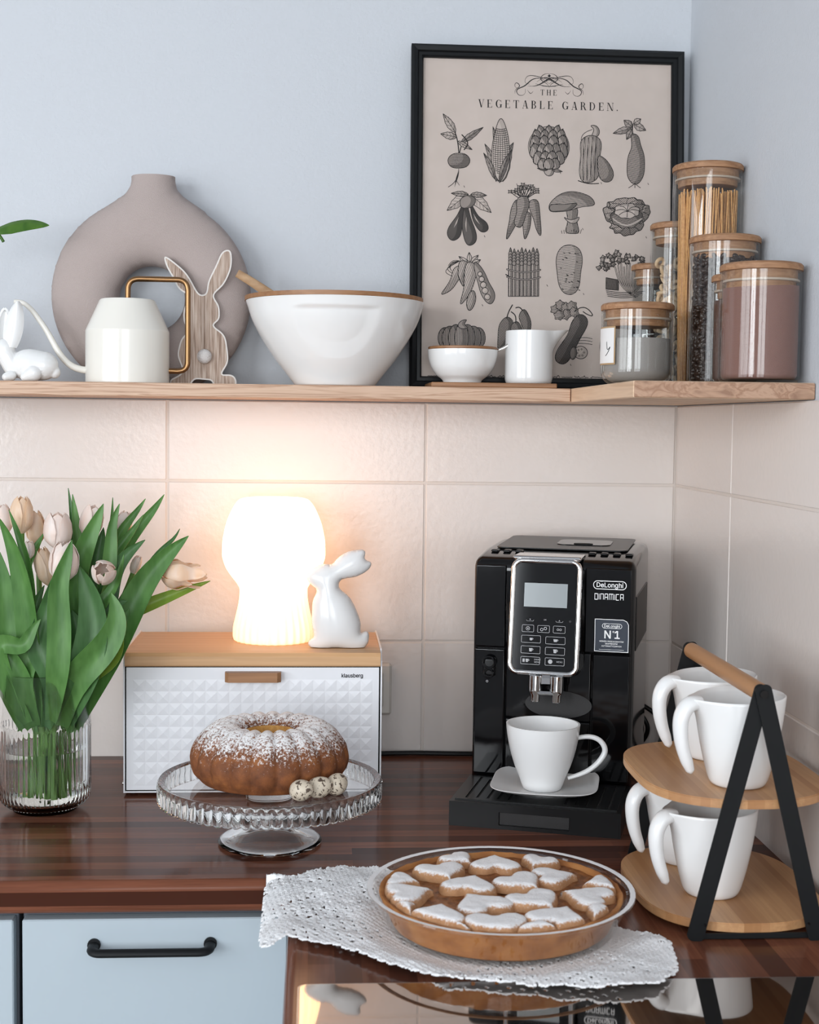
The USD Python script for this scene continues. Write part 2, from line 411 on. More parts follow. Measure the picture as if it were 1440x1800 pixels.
def inflate(poly, T, D, step, power=2.0, flat_back=False, swell=False):
    """A soft body over a flat outline: its half thickness swells from the edge to T at the distance D. In the xy plane, thickness along z."""
    geoms = [poly.exterior] + list(poly.interiors)
    pts, edge = [], []
    for g in geoms:
        m = max(12, int(g.length / step))
        pts += [g.interpolate(k / m, normalized=True).coords[0] for k in range(m)]
    nb = len(pts)
    x0, y0, x1, y1 = poly.bounds
    gx, gy = np.meshgrid(np.arange(x0, x1, step), np.arange(y0, y1, step * .866))
    gx = gx + (np.arange(gx.shape[0]) % 2)[:, None] * step * .5
    q = np.c_[gx.ravel(), gy.ravel()]
    q = q[contains_xy(poly.buffer(-step * .35), q[:, 0], q[:, 1])]
    b = poly.boundary
    p = np.vstack([pts, q])
    d = np.r_[np.zeros(nb), [b.distance(Point(*c)) for c in q]]
    tri = Delaunay(p).simplices
    c = p[tri].mean(1)
    tri = tri[contains_xy(poly, c[:, 0], c[:, 1])]
    a, bb = p[tri[:, 1]] - p[tri[:, 0]], p[tri[:, 2]] - p[tri[:, 0]]
    ar = a[:, 0] * bb[:, 1] - a[:, 1] * bb[:, 0]
    tri[ar < 0] = tri[ar < 0][:, ::-1]
    tri = tri[np.abs(ar) > 1e-14]
    h = T * (1 - (1 - np.clip(d / D, 0, 1)) ** power) ** (1 / power)
    n = len(p)
    if swell:
        # thickness from a soap-film equation over the outline: smooth everywhere, no creases
        e = np.unique(np.sort(np.vstack([tri[:, [0, 1]], tri[:, [1, 2]], tri[:, [2, 0]]]), 1), axis=0)
        A = sparse.coo_matrix((np.ones(len(e) * 2), (np.r_[e[:, 0], e[:, 1]], np.r_[e[:, 1], e[:, 0]])), (n, n)).tocsr()
        deg = np.asarray(A.sum(1)).ravel()
        Lp = (sparse.diags(deg) - A)[nb:, nb:]
        phi = np.r_[np.zeros(nb), spsolve(Lp.tocsc(), np.full(n - nb, deg[nb:].mean() / 6))]
        h = T * np.sqrt(np.clip(phi / phi.max(), 0, None)) if swell is True else T * np.sqrt(np.clip(phi / np.quantile(phi, swell), 0, 1))
    top = np.c_[p, h]
    bot = np.c_[p, np.zeros(n) if flat_back else -h]
    remap = np.arange(n) + n
    remap[:nb] = np.arange(nb)
    f = np.vstack([tri, remap[tri][:, ::-1]])
    t = trimesh.Trimesh(np.vstack([top, bot]), f, process=False)
    t.remove_unreferenced_vertices()
    return t


def sheet(P, th):
    """Closed thin solid over a grid of points (n, m, 3)."""
    P = np.asarray(P, float)
    n, m = P.shape[:2]
    N = np.cross(np.gradient(P, axis=0), np.gradient(P, axis=1))
    N /= np.maximum(np.linalg.norm(N, axis=-1, keepdims=True), 1e-12)
    v = np.vstack([(P + N * th / 2).reshape(-1, 3), (P - N * th / 2).reshape(-1, 3)])
    k = n * m
    i, j = np.meshgrid(np.arange(n - 1), np.arange(m - 1), indexing='ij')
    a = (i * m + j).ravel()
    q = np.stack([a, a + m, a + m + 1, a + 1], 1)
    ring = [j for j in range(m)] + [i * m + m - 1 for i in range(1, n)] + [(n - 1) * m + j for j in range(m - 2, -1, -1)] + [i * m for i in range(n - 2, 0, -1)]
    r = np.array(ring)
    s = np.roll(r, -1)
    f = np.vstack([q, q[:, ::-1] + k, np.stack([r, s, s + k, r + k], 1)])
    return tm(v, f)


def blob(chains, edge, it=12):
    """One continuous body: hulls of neighbouring spheres of each chain, joined, refined and smoothed."""
    parts = []
    for ch in chains:
        s = [sph(c, r, 20) for c, r in ch]
        parts += [m3.Manifold.batch_hull([a, b]) for a, b in zip(s, s[1:])] if len(s) > 1 else s
    m = m3.Manifold.batch_boolean(parts, m3.OpType.Add)
    t = from_m(m.refine_to_length(edge))
    t.merge_vertices(digits_vertex=7)
    trimesh.smoothing.filter_taubin(t, lamb=0.6, nu=0.62, iterations=it)
    return t


def text(s, h, o, ex, ey, depth=0.0003, bold=False, center=False, width=None):
    t = meshkit.text_mesh(s, h, depth, bold)
    if width:
        t.apply_scale([width / (t.bounds[1, 0] - t.bounds[0, 0]), 1, 1])
    if center:
        t.apply_translation([-(t.bounds[0, 0] + t.bounds[1, 0]) / 2, 0, 0])
    return place(t, o, ex, ey)


# ------------------------------------------------------------------ the room
COUNTER, SHELF = 0.900, 1.4768
TB = 0.011          # the tiles stand this far in front of the plaster


def tile(u0, u1, z0, z1, wall):
    g = 0.0012
    if wall == 'back':
        return bx(u0 + g, u1 - g, 0, 0.009, z0 + g, z1 - g, 0.0016)
    return bx(0, 0.009, u0 + g, u1 - g, z0 + g, z1 - g, 0.0016)


rows = [(0.86, 1.0812), (1.0812, 1.3312), (1.3312, 1.4570)]
wb = thing('wall_back', None, None, kind='structure')
obj('plaster', bx(-3.4, 0.15, TB, 0.15, 0, 2.7, 0.001), 'paint', wb)
obj('grout', bx(-3.4, 0.0105, 0.0012, TB, 0.6, 1.456, 0.0005), 'grout', wb)
edges = [-0.3966 - 0.4 * k for k in range(0, 7)][::-1] + [0.0]
for z0, z1 in rows:
    for u0, u1 in zip(edges, edges[1:]):
        obj('tile', tile(u0, u1, z0, z1, 'back'), 'tile_glaze', wb)
wr = thing('wall_right', None, None, kind='structure')
obj('plaster', bx(TB, 0.15, -3.9, TB - 0.0002, 0, 2.7, 0.001), 'paint', wr)
obj('grout', bx(0.0012, TB, -1.9, 0.0004, 0.6, 1.456, 0.0005), 'grout', wr)
for z0, z1 in rows:
    ys = [-1.8984, -1.4984, -1.0984, -0.6984, -0.2984, 0.0]
    for u0, u1 in zip(ys, ys[1:]):
        obj('tile', tile(u0, u1, z0, z1, 'right'), 'tile_glaze', wr)
wl = thing('wall_left', None, None, kind='structure')
obj('plaster', bx(-3.55, -3.4, -3.9, 0.15, 0, 2.7), 'room_paint', wl)
wf = thing('wall_front', None, None, kind='structure')
obj('plaster', bx(-3.55, 0.15, -4.05, -3.9, 0, 2.7), 'room_paint', wf)
obj('floor', bx(-3.55, 0.15, -4.05, 0.15, -0.1, 0), 'floor_paint', kind='structure')
obj('ceiling', bx(-3.55, 0.15, -4.05, 0.15, 2.7, 2.8), 'room_paint', kind='structure')


def window(name, loc, rot, w, h):
    t = thing(name, None, None, loc, rot, kind='structure')
    for x0, x1, z0, z1 in ((-w / 2 - .06, -w / 2, -h / 2 - .06, h / 2 + .06), (w / 2, w / 2 + .06, -h / 2 - .06, h / 2 + .06), (-w / 2, w / 2, h / 2, h / 2 + .06), (-w / 2, w / 2, -h / 2 - .06, -h / 2), (-.035, .035, -h / 2, h / 2)):
        obj('window_frame', bx(x0, x1, 0.0, 0.05, z0, z1, 0.004), 'white_metal', t)


window('window_1', (-2.72, -3.9, 1.65), 0, 1.15, 1.5)  # frame round the unseen rear light
window('window_3', (-0.75, -3.9, 1.65), 0, 1.15, 1.5)  # added frame round the rear right fill light
window('window_2', (-3.4, -2.45, 1.6), -90, 1.9, 1.5)  # frame round the unseen left light

# ------------------------------------------------------------------ worktops, cupboards, hob, shelves
def edge_profile(y0, y1, z0, z1, r=0.011, n=8):
    """Profile of a worktop whose front edge (at y0) is rounded over."""
    a = np.linspace(0, PI / 2, n)
    p = [(y1, z0), (y1, z1)]
    p += [(y0 + r - r * math.sin(t), z1 - r + r * math.cos(t)) for t in a]
    p += [(y0 + r - r * math.cos(t), z0 + r - r * math.sin(t)) for t in a]
    return Polygon(p)


pw = prism(edge_profile(-0.600, 0.0, COUNTER - 0.038, COUNTER), 3.4)
obj('worktop', place(pw, (-3.4, 0, 0), (0, 1, 0), (0, 0, 1), (1, 0, 0)), 'worktop_x', label='dark red-brown striped wood worktop running along the tiled back wall', cat='worktop')
pl = prism(edge_profile(-0.594, 0.0, COUNTER - 0.038, COUNTER), 1.4)
obj('worktop', place(pl, (0, -2.0, 0), (1, 0, 0), (0, 0, 1), (0, 1, 0)).apply_translation([0, -0.0008, 0]), 'worktop_y', label='short wood worktop leg at the right under the pie and the mug rack', cat='worktop')


def cabinet(x0, x1, label, handle=True):
    t = thing('base_cabinet', label, 'cabinet', (x0, 0, 0), group=None)
    w = x1 - x0
    obj('body', bx(0.0006, w - 0.0006, -0.572, -0.012, 0.1, 0.8615), 'cabinet_body', t)
    for z0, z1 in ((0.655, 0.8545), (0.12, 0.650)):
        d = obj('drawer_front', bx(0.003, w - 0.003, -0.592, -0.573, z0, z1, 0.0015), 'cabinet_front', t)
        if handle:
            a, b = w / 2 - 0.0035 - 0.066, w / 2 - 0.0035 + 0.066
            zc = z0 + (z1 - z0) - 0.0295
            p = corner_path([(a, -0.590, zc), (a, -0.617, zc - .001), (b, -0.617, zc - .001), (b, -0.590, zc)], 0.012)
            g = tube(p, 0.0046, 12, 1.35, side=(0, 0, 1))
            ends = [moved(trimesh.creation.cylinder(0.0075, 0.003, sections=20), 0, 0, 0) for _ in (0, 1)]
            for e, x in zip(ends, (a, b)):
                e.apply_transform(trimesh.transformations.rotation_matrix(PI / 2, [1, 0, 0]))
                e.apply_translation([x, -0.5935, zc])
            obj('handle', cat(g, *ends), 'black_metal', d, label='black bow handle')
    return t


cabinet(-0.9005, -0.5935, 'grey-white drawer cabinet with the black bow handle in the picture')
cabinet(-1.5000, -0.9045, 'grey-white base cabinet at the far left, left of the dark gap')
t = thing('base_cabinet', 'base cabinet carrying the short worktop leg and the hob', 'cabinet')
obj('body', bx(-0.572, -0.012, -1.98, -0.596, 0.1, 0.8615), 'cabinet_body', t)
obj('side_panel', bx(-0.590, -0.573, -1.98, -0.596, 0.1, 0.8580, 0.001), 'cabinet_front', t)

hob = thing('hob', 'black mirror-glossy glass hob at the lower right edge', 'hob', (-0.315, -1.2, COUNTER))
obj('glass_plate', prism(rrect(-0.264, -0.21, 0.264, 0.296, 0.008), 0.0035), 'hob_glass', hob, smooth=False)
obj('frame', prism(rrect(-0.266, -0.212, 0.266, 0.298, 0.009).difference(rrect(-0.2645, -0.2105, 0.2645, 0.2965, 0.008)), 0.003), 'steel_trim', hob)

sh = thing('wall_shelf', 'long pine shelf on the back wall above the tiles', 'shelf')
obj('board', bx(-3.0, -0.2045, -0.190, TB - 0.0005, SHELF - 0.0195, SHELF, 0.0012), 'pine', sh)
s2 = thing('wall_shelf', 'short pine shelf on the right wall holding the storage jars', 'shelf')
obj('board', bx(-0.2035, TB - 0.0005, -0.580, TB - 0.0005, SHELF - 0.0195, SHELF, 0.0012), 'pine_light', s2)
e0 = obj('end_grain', bx(-0.2025, TB - 0.001, -0.5825, -0.5795, SHELF - 0.0190, SHELF - 0.0006, 0.0008), 'end_grain', s2, label='end grain face')

# switch and cables on the wall
t = thing('wall_switch', 'cream wall switch half hidden behind the bread box', 'switch', (-0.487, 0, 1.0065))
obj('cover_frame', bx(-0.041, 0.041, -0.010, 0.0, -0.041, 0.041, 0.004), 'switch_white', t)
obj('rocker', bx(-0.028, 0.028, -0.014, -0.009, -0.028, 0.028, 0.003), 'switch_white', t)
c = curve([(-0.60, -0.010, 0.9045), (-0.47, -0.008, 0.9045), (-0.41, -0.007, 0.905), (-0.36, -0.009, 0.9045), (-0.30, -0.012, 0.9045)], 60)
obj('power_cable', tube(c, 0.0036, 10), 'black_satin', label='thin black cable lying along the wall behind the bread box', cat='cable')
c = curve([(-0.085, -0.05, 0.905), (-0.055, -0.035, 0.925), (-0.045, -0.04, 0.955), (-0.067, -0.03, 0.99), (-0.035, -0.03, 0.975), (-0.02, -0.04, 0.935), (-0.045, -0.04, 0.907), (-0.075, -0.02, 0.904)], 90)
obj('power_cable', tube(c, 0.0036, 10), 'black_satin', label='black cable looped up behind the right side of the coffee machine', cat='cable')


# ================================================================== ON THE BACK SHELF
def to_xz(mesh, y):
    """Turns a mesh drawn in the xy plane (x right, y up) to stand facing the room at depth y."""
    return place(mesh, (0, y, 0), (1, 0, 0), (0, 0, 1), (0, -1, 0))


# ring vase
ring = Point(0, 0).buffer(0.1487, quad_segs=48)
nk = [(-0.0305, 0.24), (-0.0300, 0.172), (-0.0325, 0.160), (-0.042, 0.150), (-0.075, 0.128), (-0.075, 0.0), (0.080, 0.0), (0.080, 0.128), (0.047, 0.150), (0.0375, 0.160), (0.0350, 0.172), (0.0355, 0.24)]
sil = ring.union(Polygon(nk)).buffer(0.012).buffer(-0.012).difference(Point(0.001, -0.003).buffer(0.0485, quad_segs=40))
rv = to_m(inflate(sil, 0.040, 0.0505, 0.0038, swell=True))
rv = rv.trim_by_plane((0, -1, 0), -0.1787).trim_by_plane((0, 1, 0), -0.1325)
t = thing('ring_vase', 'large sandy beige ring-shaped vase with a hole through it', 'vase', (-0.8165, -0.036, SHELF + 0.1325))
obj('body', to_xz(from_m(rv), 0), 'sand_clay', t, smooth=50)

# watering can
t = thing('watering_can', 'cream enamel watering can with brass handle and long thin spout', 'watering can', (-0.8413, -0.120, SHELF))
prof = [(0, 0), (0.0590, 0), (0.0598, 0.0015), (0.0598, 0.074), (0.0592, 0.0765), (0.0400, 0.1185), (0.0380, 0.1205), (0.0368, 0.1195), (0.0385, 0.117), (0.0575, 0.0755), (0.0580, 0.073), (0.0580, 0.003), (0, 0.003)]
obj('body', lathe(prof, 96), 'enamel', t)
sp = curve([(-0.0560, 0, 0.0180), (-0.0765, 0, 0.0225), (-0.0918, 0, 0.0348), (-0.1020, 0, 0.0500), (-0.1145, 0, 0.0728), (-0.1282, 0, 0.0930), (-0.1408, 0, 0.1080), (-0.1508, 0, 0.1142), (-0.1610, 0, 0.1150)], 50)
obj('spout', tube(sp, np.linspace(0.0052, 0.0032, 50), 14), 'enamel', t)
hp = corner_path([(0.0005, 0, 0.112), (0.0005, 0, 0.1508), (0.0865, 0, 0.1508), (0.0865, 0, 0.0190), (0.0565, 0, 0.0190)], 0.016, 9)
obj('handle', tube(hp, 0.0040, 14), 'brass', t, label='brass bow handle')

# wooden rabbit
WR = [(-0.7923, 1.6674), (-0.7768, 1.6586), (-0.7625, 1.646), (-0.7521, 1.6306), (-0.7456, 1.619), (-0.7391, 1.6132), (-0.7339, 1.614), (-0.73, 1.6258), (-0.7236, 1.6441), (-0.7145, 1.6638), (-0.7034, 1.679), (-0.6982, 1.6791), (-0.6942, 1.6681), (-0.6955, 1.6525), (-0.7014, 1.6368), (-0.7105, 1.6236), (-0.7201, 1.6112), (-0.7143, 1.6001), (-0.7116, 1.5871), (-0.7142, 1.5753), (-0.7199, 1.5695), (-0.7089, 1.5584), (-0.701, 1.5403), (-0.6991, 1.5246), (-0.7017, 1.5088), (-0.7074, 1.497), (-0.6943, 1.4958), (-0.6869, 1.4876), (-0.6872, 1.481), (-0.7204, 1.4797), (-0.723, 1.4855), (-0.7335, 1.4877), (-0.7492, 1.4869), (-0.7544, 1.4803), (-0.7836, 1.4796), (-0.7844, 1.4854), (-0.7765, 1.4915), (-0.7674, 1.4987), (-0.7727, 1.5208), (-0.7714, 1.5365), (-0.7662, 1.5497), (-0.7597, 1.5589), (-0.7624, 1.568), (-0.765, 1.581), (-0.7624, 1.5966), (-0.7593, 1.611), (-0.7703, 1.6199), (-0.7794, 1.6353), (-0.7884, 1.6506)]
wp = affinity.translate(Polygon(curve(WR, 260, True)), 0.737, -1.4797).buffer(0)
t = thing('wooden_rabbit', 'flat whitewashed wooden rabbit cut-out with a white pompom tail', 'rabbit figure', (-0.737, -0.0765, SHELF))
obj('board', to_xz(prism(wp, 0.0085), 0.0045), 'white_painted_edge', t)
obj('wood_face', to_xz(prism(wp.buffer(-0.0022).buffer(0), 0.0006), -0.0040), 'whitewash', t, smooth=False, label='wood-grained face inside the white edge')
obj('pompom', moved(trimesh.creation.icosphere(3, 0.0108), 0.0035, -0.0095, 0.0425), 'pompom', t, label='white pompom tail')

# lying porcelain rabbit at the left edge
t = thing('porcelain_rabbit', 'glossy white porcelain rabbit lying at the left end of the shelf', 'rabbit figure', (-0.972, -0.142, SHELF))
rb = blob([[((-0.004, 0, 0.024), (0.030, 0.020, 0.023)), ((0.014, 0, 0.023), (0.022, 0.020, 0.021))],
           [((-0.026, 0, 0.020), 0.015), ((-0.038, -0.002, 0.040), 0.014)],
           [((-0.040, -0.002, 0.046), (0.016, 0.014, 0.015)), ((-0.052, -0.004, 0.040), 0.010)],
           [((-0.028, -0.012, 0.008), 0.0075), ((-0.034, -0.016, 0.006), 0.006)],
           [((0.004, -0.014, 0.012), 0.012), ((-0.008, -0.018, 0.006), 0.006)],
           [((0.030, 0, 0.014), 0.009)]], 0.0025, 14)
rb = from_m(to_m(rb).trim_by_plane((0, 0, 1), 0.0008))
obj('body', rb, 'ceramic', t, smooth=60)
for k, (bx0, tip, wd, yy) in enumerate([((-0.030, 0.052), (-0.020, 0.113), 0.0155, -0.007), ((-0.040, 0.052), (-0.040, 0.104), 0.0125, 0.010)]):
    n, m = 22, 13
    P = np.zeros((n, m, 3))
    for i, a in enumerate(np.linspace(0, 1, n)):
        w = wd * (math.sin(PI * min(1, 0.10 + 0.90 * a) ** 0.9) ** 0.6 + 0.02)
        for j, s in enumerate(np.linspace(-1, 1, m)):
            P[i, j] = (bx0[0] + (tip[0] - bx0[0]) * a + w * s * 0.8, yy - 0.004 + 0.006 * s * s * (1 if k == 0 else -1) + 0.004 * a, bx0[1] - 0.004 + (tip[1] - bx0[1] + 0.004) * a)
    obj('ear', sheet(P, 0.0032), 'ceramic', t, smooth=60)

# salad bowl with its lid, server beside it
t = thing('salad_bowl', 'large white ceramic salad bowl standing on the pine shelf', 'bowl', (-0.5411, -0.1235, SHELF))
outer = smoothp([(0.0560, 0), (0.0585, 0.0008), (0.0600, 0.0030), (0.0690, 0.0150), (0.0880, 0.0390), (0.1070, 0.0680), (0.1210, 0.0950), (0.1290, 0.1190), (0.1300, 0.1215)], 70)
inner = outer[::-1] - np.c_[np.full(len(outer), 0.0045), np.zeros(len(outer))]
inner[:, 1] = np.maximum(inner[:, 1], 0.006)


def dent(th, R, Z):
    """A shallow hollow on the room side of the bowl."""
    a = (th - 1.5 * PI) * 1.0
    u = np.abs(a) / 0.52
    top, bottom = 0.1085, 0.050
    side = np.clip((1 - u ** 3 - np.clip((0.095 - Z) / 0.058, 0, 1) ** 2) * 1.6, 0, 1)
    v = np.clip((top - Z) / 0.0040, 0, 1) * side
    return R - 0.0036 * v * (R > 0.02), Z


obj('body', lathe(np.vstack([[(0, 0.0015), (0.050, 0.0015)], outer, inner, [(0, 0.006)]]), 160, dent), 'ceramic', t, smooth=50)
t = thing('bowl_lid', 'thin brown wooden lid lying on the large white salad bowl', 'lid', (-0.5430, -0.1240, SHELF + 0.1217))
lid = Point(0, 0).buffer(0.1295, quad_segs=40).difference(sbox(-0.2, 0.062, -0.085, 0.2)).difference(sbox(-0.108, 0.045, -0.085, 0.07))
obj('board', prism(lid, 0.0062), 'bamboo_brown', t)
t = thing('salad_server', 'light wooden salad server whose handle sticks out of the big bowl', 'salad server', (-0.686, -0.085, SHELF + 0.1655))
hp = curve([(0, 0, 0), (0.022, 0.004, -0.0125), (0.044, 0.008, -0.0265), (0.085, 0.010, -0.052), (0.115, 0.010, -0.070)], 30)
obj('handle', tube(hp, np.r_[np.linspace(0.006, 0.0075, 15), np.linspace(0.0075, 0.006, 15)], 14, 0.5, side=(0.5, 0, 0.85)), 'server_wood', t)
sb = moved(trimesh.creation.icosphere(3, 1.0), 0, 0, 0)
sb.apply_scale([0.030, 0.022, 0.007])
sb.apply_transform(trimesh.transformations.rotation_matrix(0.55, [0, 1, 0]))
obj('blade', moved(sb, 0.133, 0.010, -0.082), 'server_wood', t)

# tray with a small lidded bowl, its spoon and a milk jug
obj('serving_tray', bx(-0.4045, -0.2235, -0.186, -0.062, SHELF, SHELF + 0.0068, 0.0012), 'bamboo_brown', label='narrow brown wooden tray under the small bowl and the milk jug', cat='tray')
TZ = SHELF + 0.0068
t = thing('sugar_bowl', 'small white ceramic bowl on the left of the narrow wooden tray', 'bowl', (-0.3540, -0.1240, TZ))
outer = smoothp([(0.0255, 0), (0.0275, 0.0006), (0.0285, 0.0035), (0.0380, 0.0120), (0.0470, 0.0260), (0.0510, 0.0420), (0.0515, 0.0490)], 40)
inner = outer[::-1] - np.c_[np.full(len(outer), 0.003), np.zeros(len(outer))]
inner[:, 1] = np.maximum(inner[:, 1], 0.004)
obj('body', lathe(np.vstack([[(0, 0.001), (0.022, 0.001)], outer, inner, [(0, 0.004)]]), 96), 'ceramic', t)
t = thing('bowl_lid', 'small round brown wooden lid on the small white bowl', 'lid', (-0.3540, -0.1240, TZ + 0.0491))
obj('board', lathe([(0, 0), (0.0495, 0), (0.0505, 0.0008), (0.0505, 0.0034), (0.0495, 0.0042), (0, 0.0042)], 64), 'bamboo_brown', t)
t = thing('teaspoon', 'small steel spoon poking out from under the small bowl lid', 'spoon', (-0.302, -0.132, TZ + 0.049))
obj('handle', tube(curve([(-0.006, 0.004, -0.0015), (0.004, 0, 0.002), (0.014, -0.002, 0.008)], 12), 0.0022, 10, 0.5), 'steel', t)
t = thing('milk_jug', 'white ceramic milk jug with a pointed spout on the wooden tray', 'jug', (-0.2556, -0.1240, TZ))
outer = smoothp([(0.0300, 0), (0.0325, 0.0012), (0.0345, 0.0050), (0.0352, 0.0100), (0.0352, 0.0400), (0.0348, 0.0720), (0.0346, 0.0780)], 60)
inner = outer[::-1] - np.c_[np.full(len(outer), 0.003), np.zeros(len(outer))]
inner[:, 1] = np.maximum(inner[:, 1], 0.004)


def lip(th, R, Z):
    a = np.abs((th + PI) % (2 * PI) - PI)
    k = np.clip((Z - 0.046) / 0.032, 0, 1) ** 1.6 * np.exp(-(a / 0.40) ** 2)
    return R + 0.024 * k, Z + 0.0025 * k


obj('body', lathe(np.vstack([[(0, 0.001), (0.027, 0.001)], outer, inner, [(0, 0.004)]]), 120, lip), 'ceramic', t, smooth=50)

# trailing house plant whose leaf reaches into the picture
t = thing('house_plant', 'dark green pointed leaf of a house plant entering at the left edge', 'plant', (-1.135, -0.090, SHELF))
obj('pot', lathe([(0, 0), (0.040, 0), (0.044, 0.002), (0.054, 0.088), (0.055, 0.092), (0.051, 0.092), (0.049, 0.086), (0, 0.080)], 48), 'pot_clay', t)
obj('stem', tube(curve([(0.0, 0, 0.075), (0.02, -0.01, 0.14), (0.06, -0.02, 0.195), (0.108, -0.028, 0.213), (0.118, -0.030, 0.200)], 30), 0.0022, 8), 'plant_leaf', t)


def ribbon(pts, wmax, n=26, m=9, face=(0, -1, 0), fold=0.25, twist=0.0, shape=0.75, tip=0.0, th=0.0007, base=0.25, peak=0.45):
    """A leaf: a ribbon along a smooth path, widest after the middle, folded along its midrib."""
    c = curve(pts, n)
    T = np.gradient(c, axis=0)
    T /= np.linalg.norm(T, axis=1, keepdims=True)
    P = np.zeros((n, m, 3))
    for i, a in enumerate(np.linspace(0, 1, n)):
        w = wmax / 2 * max(tip, (base + (1 - base) * min(1, a / (peak - 0.10)) ** shape) * (1 - max(0, (a - peak) / (1 - peak)) ** 2.2) ** 0.8)
        w = max(w, 0.0003)
        N = np.array(face, float)
        N = N - T[i] * (N @ T[i])
        N /= np.linalg.norm(N)
        B = np.cross(T[i], N)
        q = twist * (a - 0.3)
        B, N = B * math.cos(q) + N * math.sin(q), N * math.cos(q) - B * math.sin(q)
        for j, s in enumerate(np.linspace(-1, 1, m)):
            P[i, j] = c[i] + B * w * s + N * w * fold * (abs(s) ** 1.5 - 0.4) + N * 0.04 * w * math.sin(7 * a + 3 * s)
    return sheet(P, th)


obj('leaf', ribbon([(0.100, -0.03, 0.212), (0.125, -0.032, 0.2195), (0.150, -0.034, 0.224), (0.172, -0.036, 0.2245), (0.184, -0.037, 0.2235)], 0.0235, face=(0, -0.75, 0.6), fold=-0.2, tip=0.02), 'plant_leaf', t, smooth=60)

# ------------------------------------------------------------------ framed poster
PH, PW, PT = 0.524, 0.421, 0.018
lean = math.asin(0.040 / PH)
t = thing('framed_poster', 'black framed vintage poster of engraved vegetables leaning on the wall', 'poster', (-0.4275, -0.0445, SHELF))
ex, ez = np.array([1, 0.0, 0]), np.array([0, math.sin(lean), math.cos(lean)])
eyn = np.cross(ez, ex)          # towards the wall
FW = 0.0185


def pposter(mesh):
    return place(mesh, (0, 0, 0), ex, ez, -eyn)


def frame_bar(L):
    prof = Polygon([(0, 0), (FW, 0), (FW, 0.010), (FW - 0.003, 0.0135), (FW - 0.008, 0.0135), (FW - 0.010, 0.0165), (0.004, PT), (0, PT - 0.003)])
    return prof, L


def mitre_bar(p0, p1, inward):
    """A moulded bar from p0 to p1 in the frame's plane, cut at 45 degrees."""
    prof = [(0, 0), (FW, 0), (FW, 0.010), (FW - 0.0025, 0.0130), (FW - 0.007, 0.0130), (FW - 0.009, 0.0160), (0.004, PT), (0, PT - 0.003)]
    p0, p1, inward = np.array(p0, float), np.array(p1, float), np.array(inward, float)
    d = (p1 - p0) / np.linalg.norm(p1 - p0)
    v = []
    for p, s in ((p0, 1), (p1, -1)):
        for a, h in prof:
            q = p + inward * a + d * s * a
            v.append((q[0], q[1], h))
    n = len(prof)
    f = [[k, (k + 1) % n, n + (k + 1) % n] for k in range(n)] + [[k, n + (k + 1) % n, n + k] for k in range(n)]
    f += [[0, k + 1, k] for k in range(1, n - 1)] + [[n, n + k, n + k + 1] for k in range(1, n - 1)]
    m = trimesh.Trimesh(np.array(v), np.array(f), process=False)
    trimesh.repair.fix_normals(m)
    return m


for a, b, i in (((0, 0), (PW, 0), (0, 1)), ((PW, 0), (PW, PH), (-1, 0)), ((PW, PH), (0, PH), (0, -1)), ((0, PH), (0, 0), (1, 0))):
    obj('frame_bar', pposter(mitre_bar(a, b, i)), 'black_frame', t, smooth=20)
obj('backing_board', pposter(bx(0.004, PW - 0.004, 0.004, PH - 0.004, 0.001, 0.004, 0.0005)), 'black_frame', t)
paper = obj('poster_sheet', pposter(bx(0.006, PW - 0.006, 0.006, PH - 0.006, 0.0042, 0.0050, 0.0001)), 'poster_paper', t, label='beige paper print')

# the print: drawn on a sheet 435 x 552 units, y downwards, origin at the visible paper's top left corner
UX, UY = (PW - 2 * FW) / 435.0, (PH - 2 * FW) / 552.0
INK = (0.016, 0.013, 0.012)


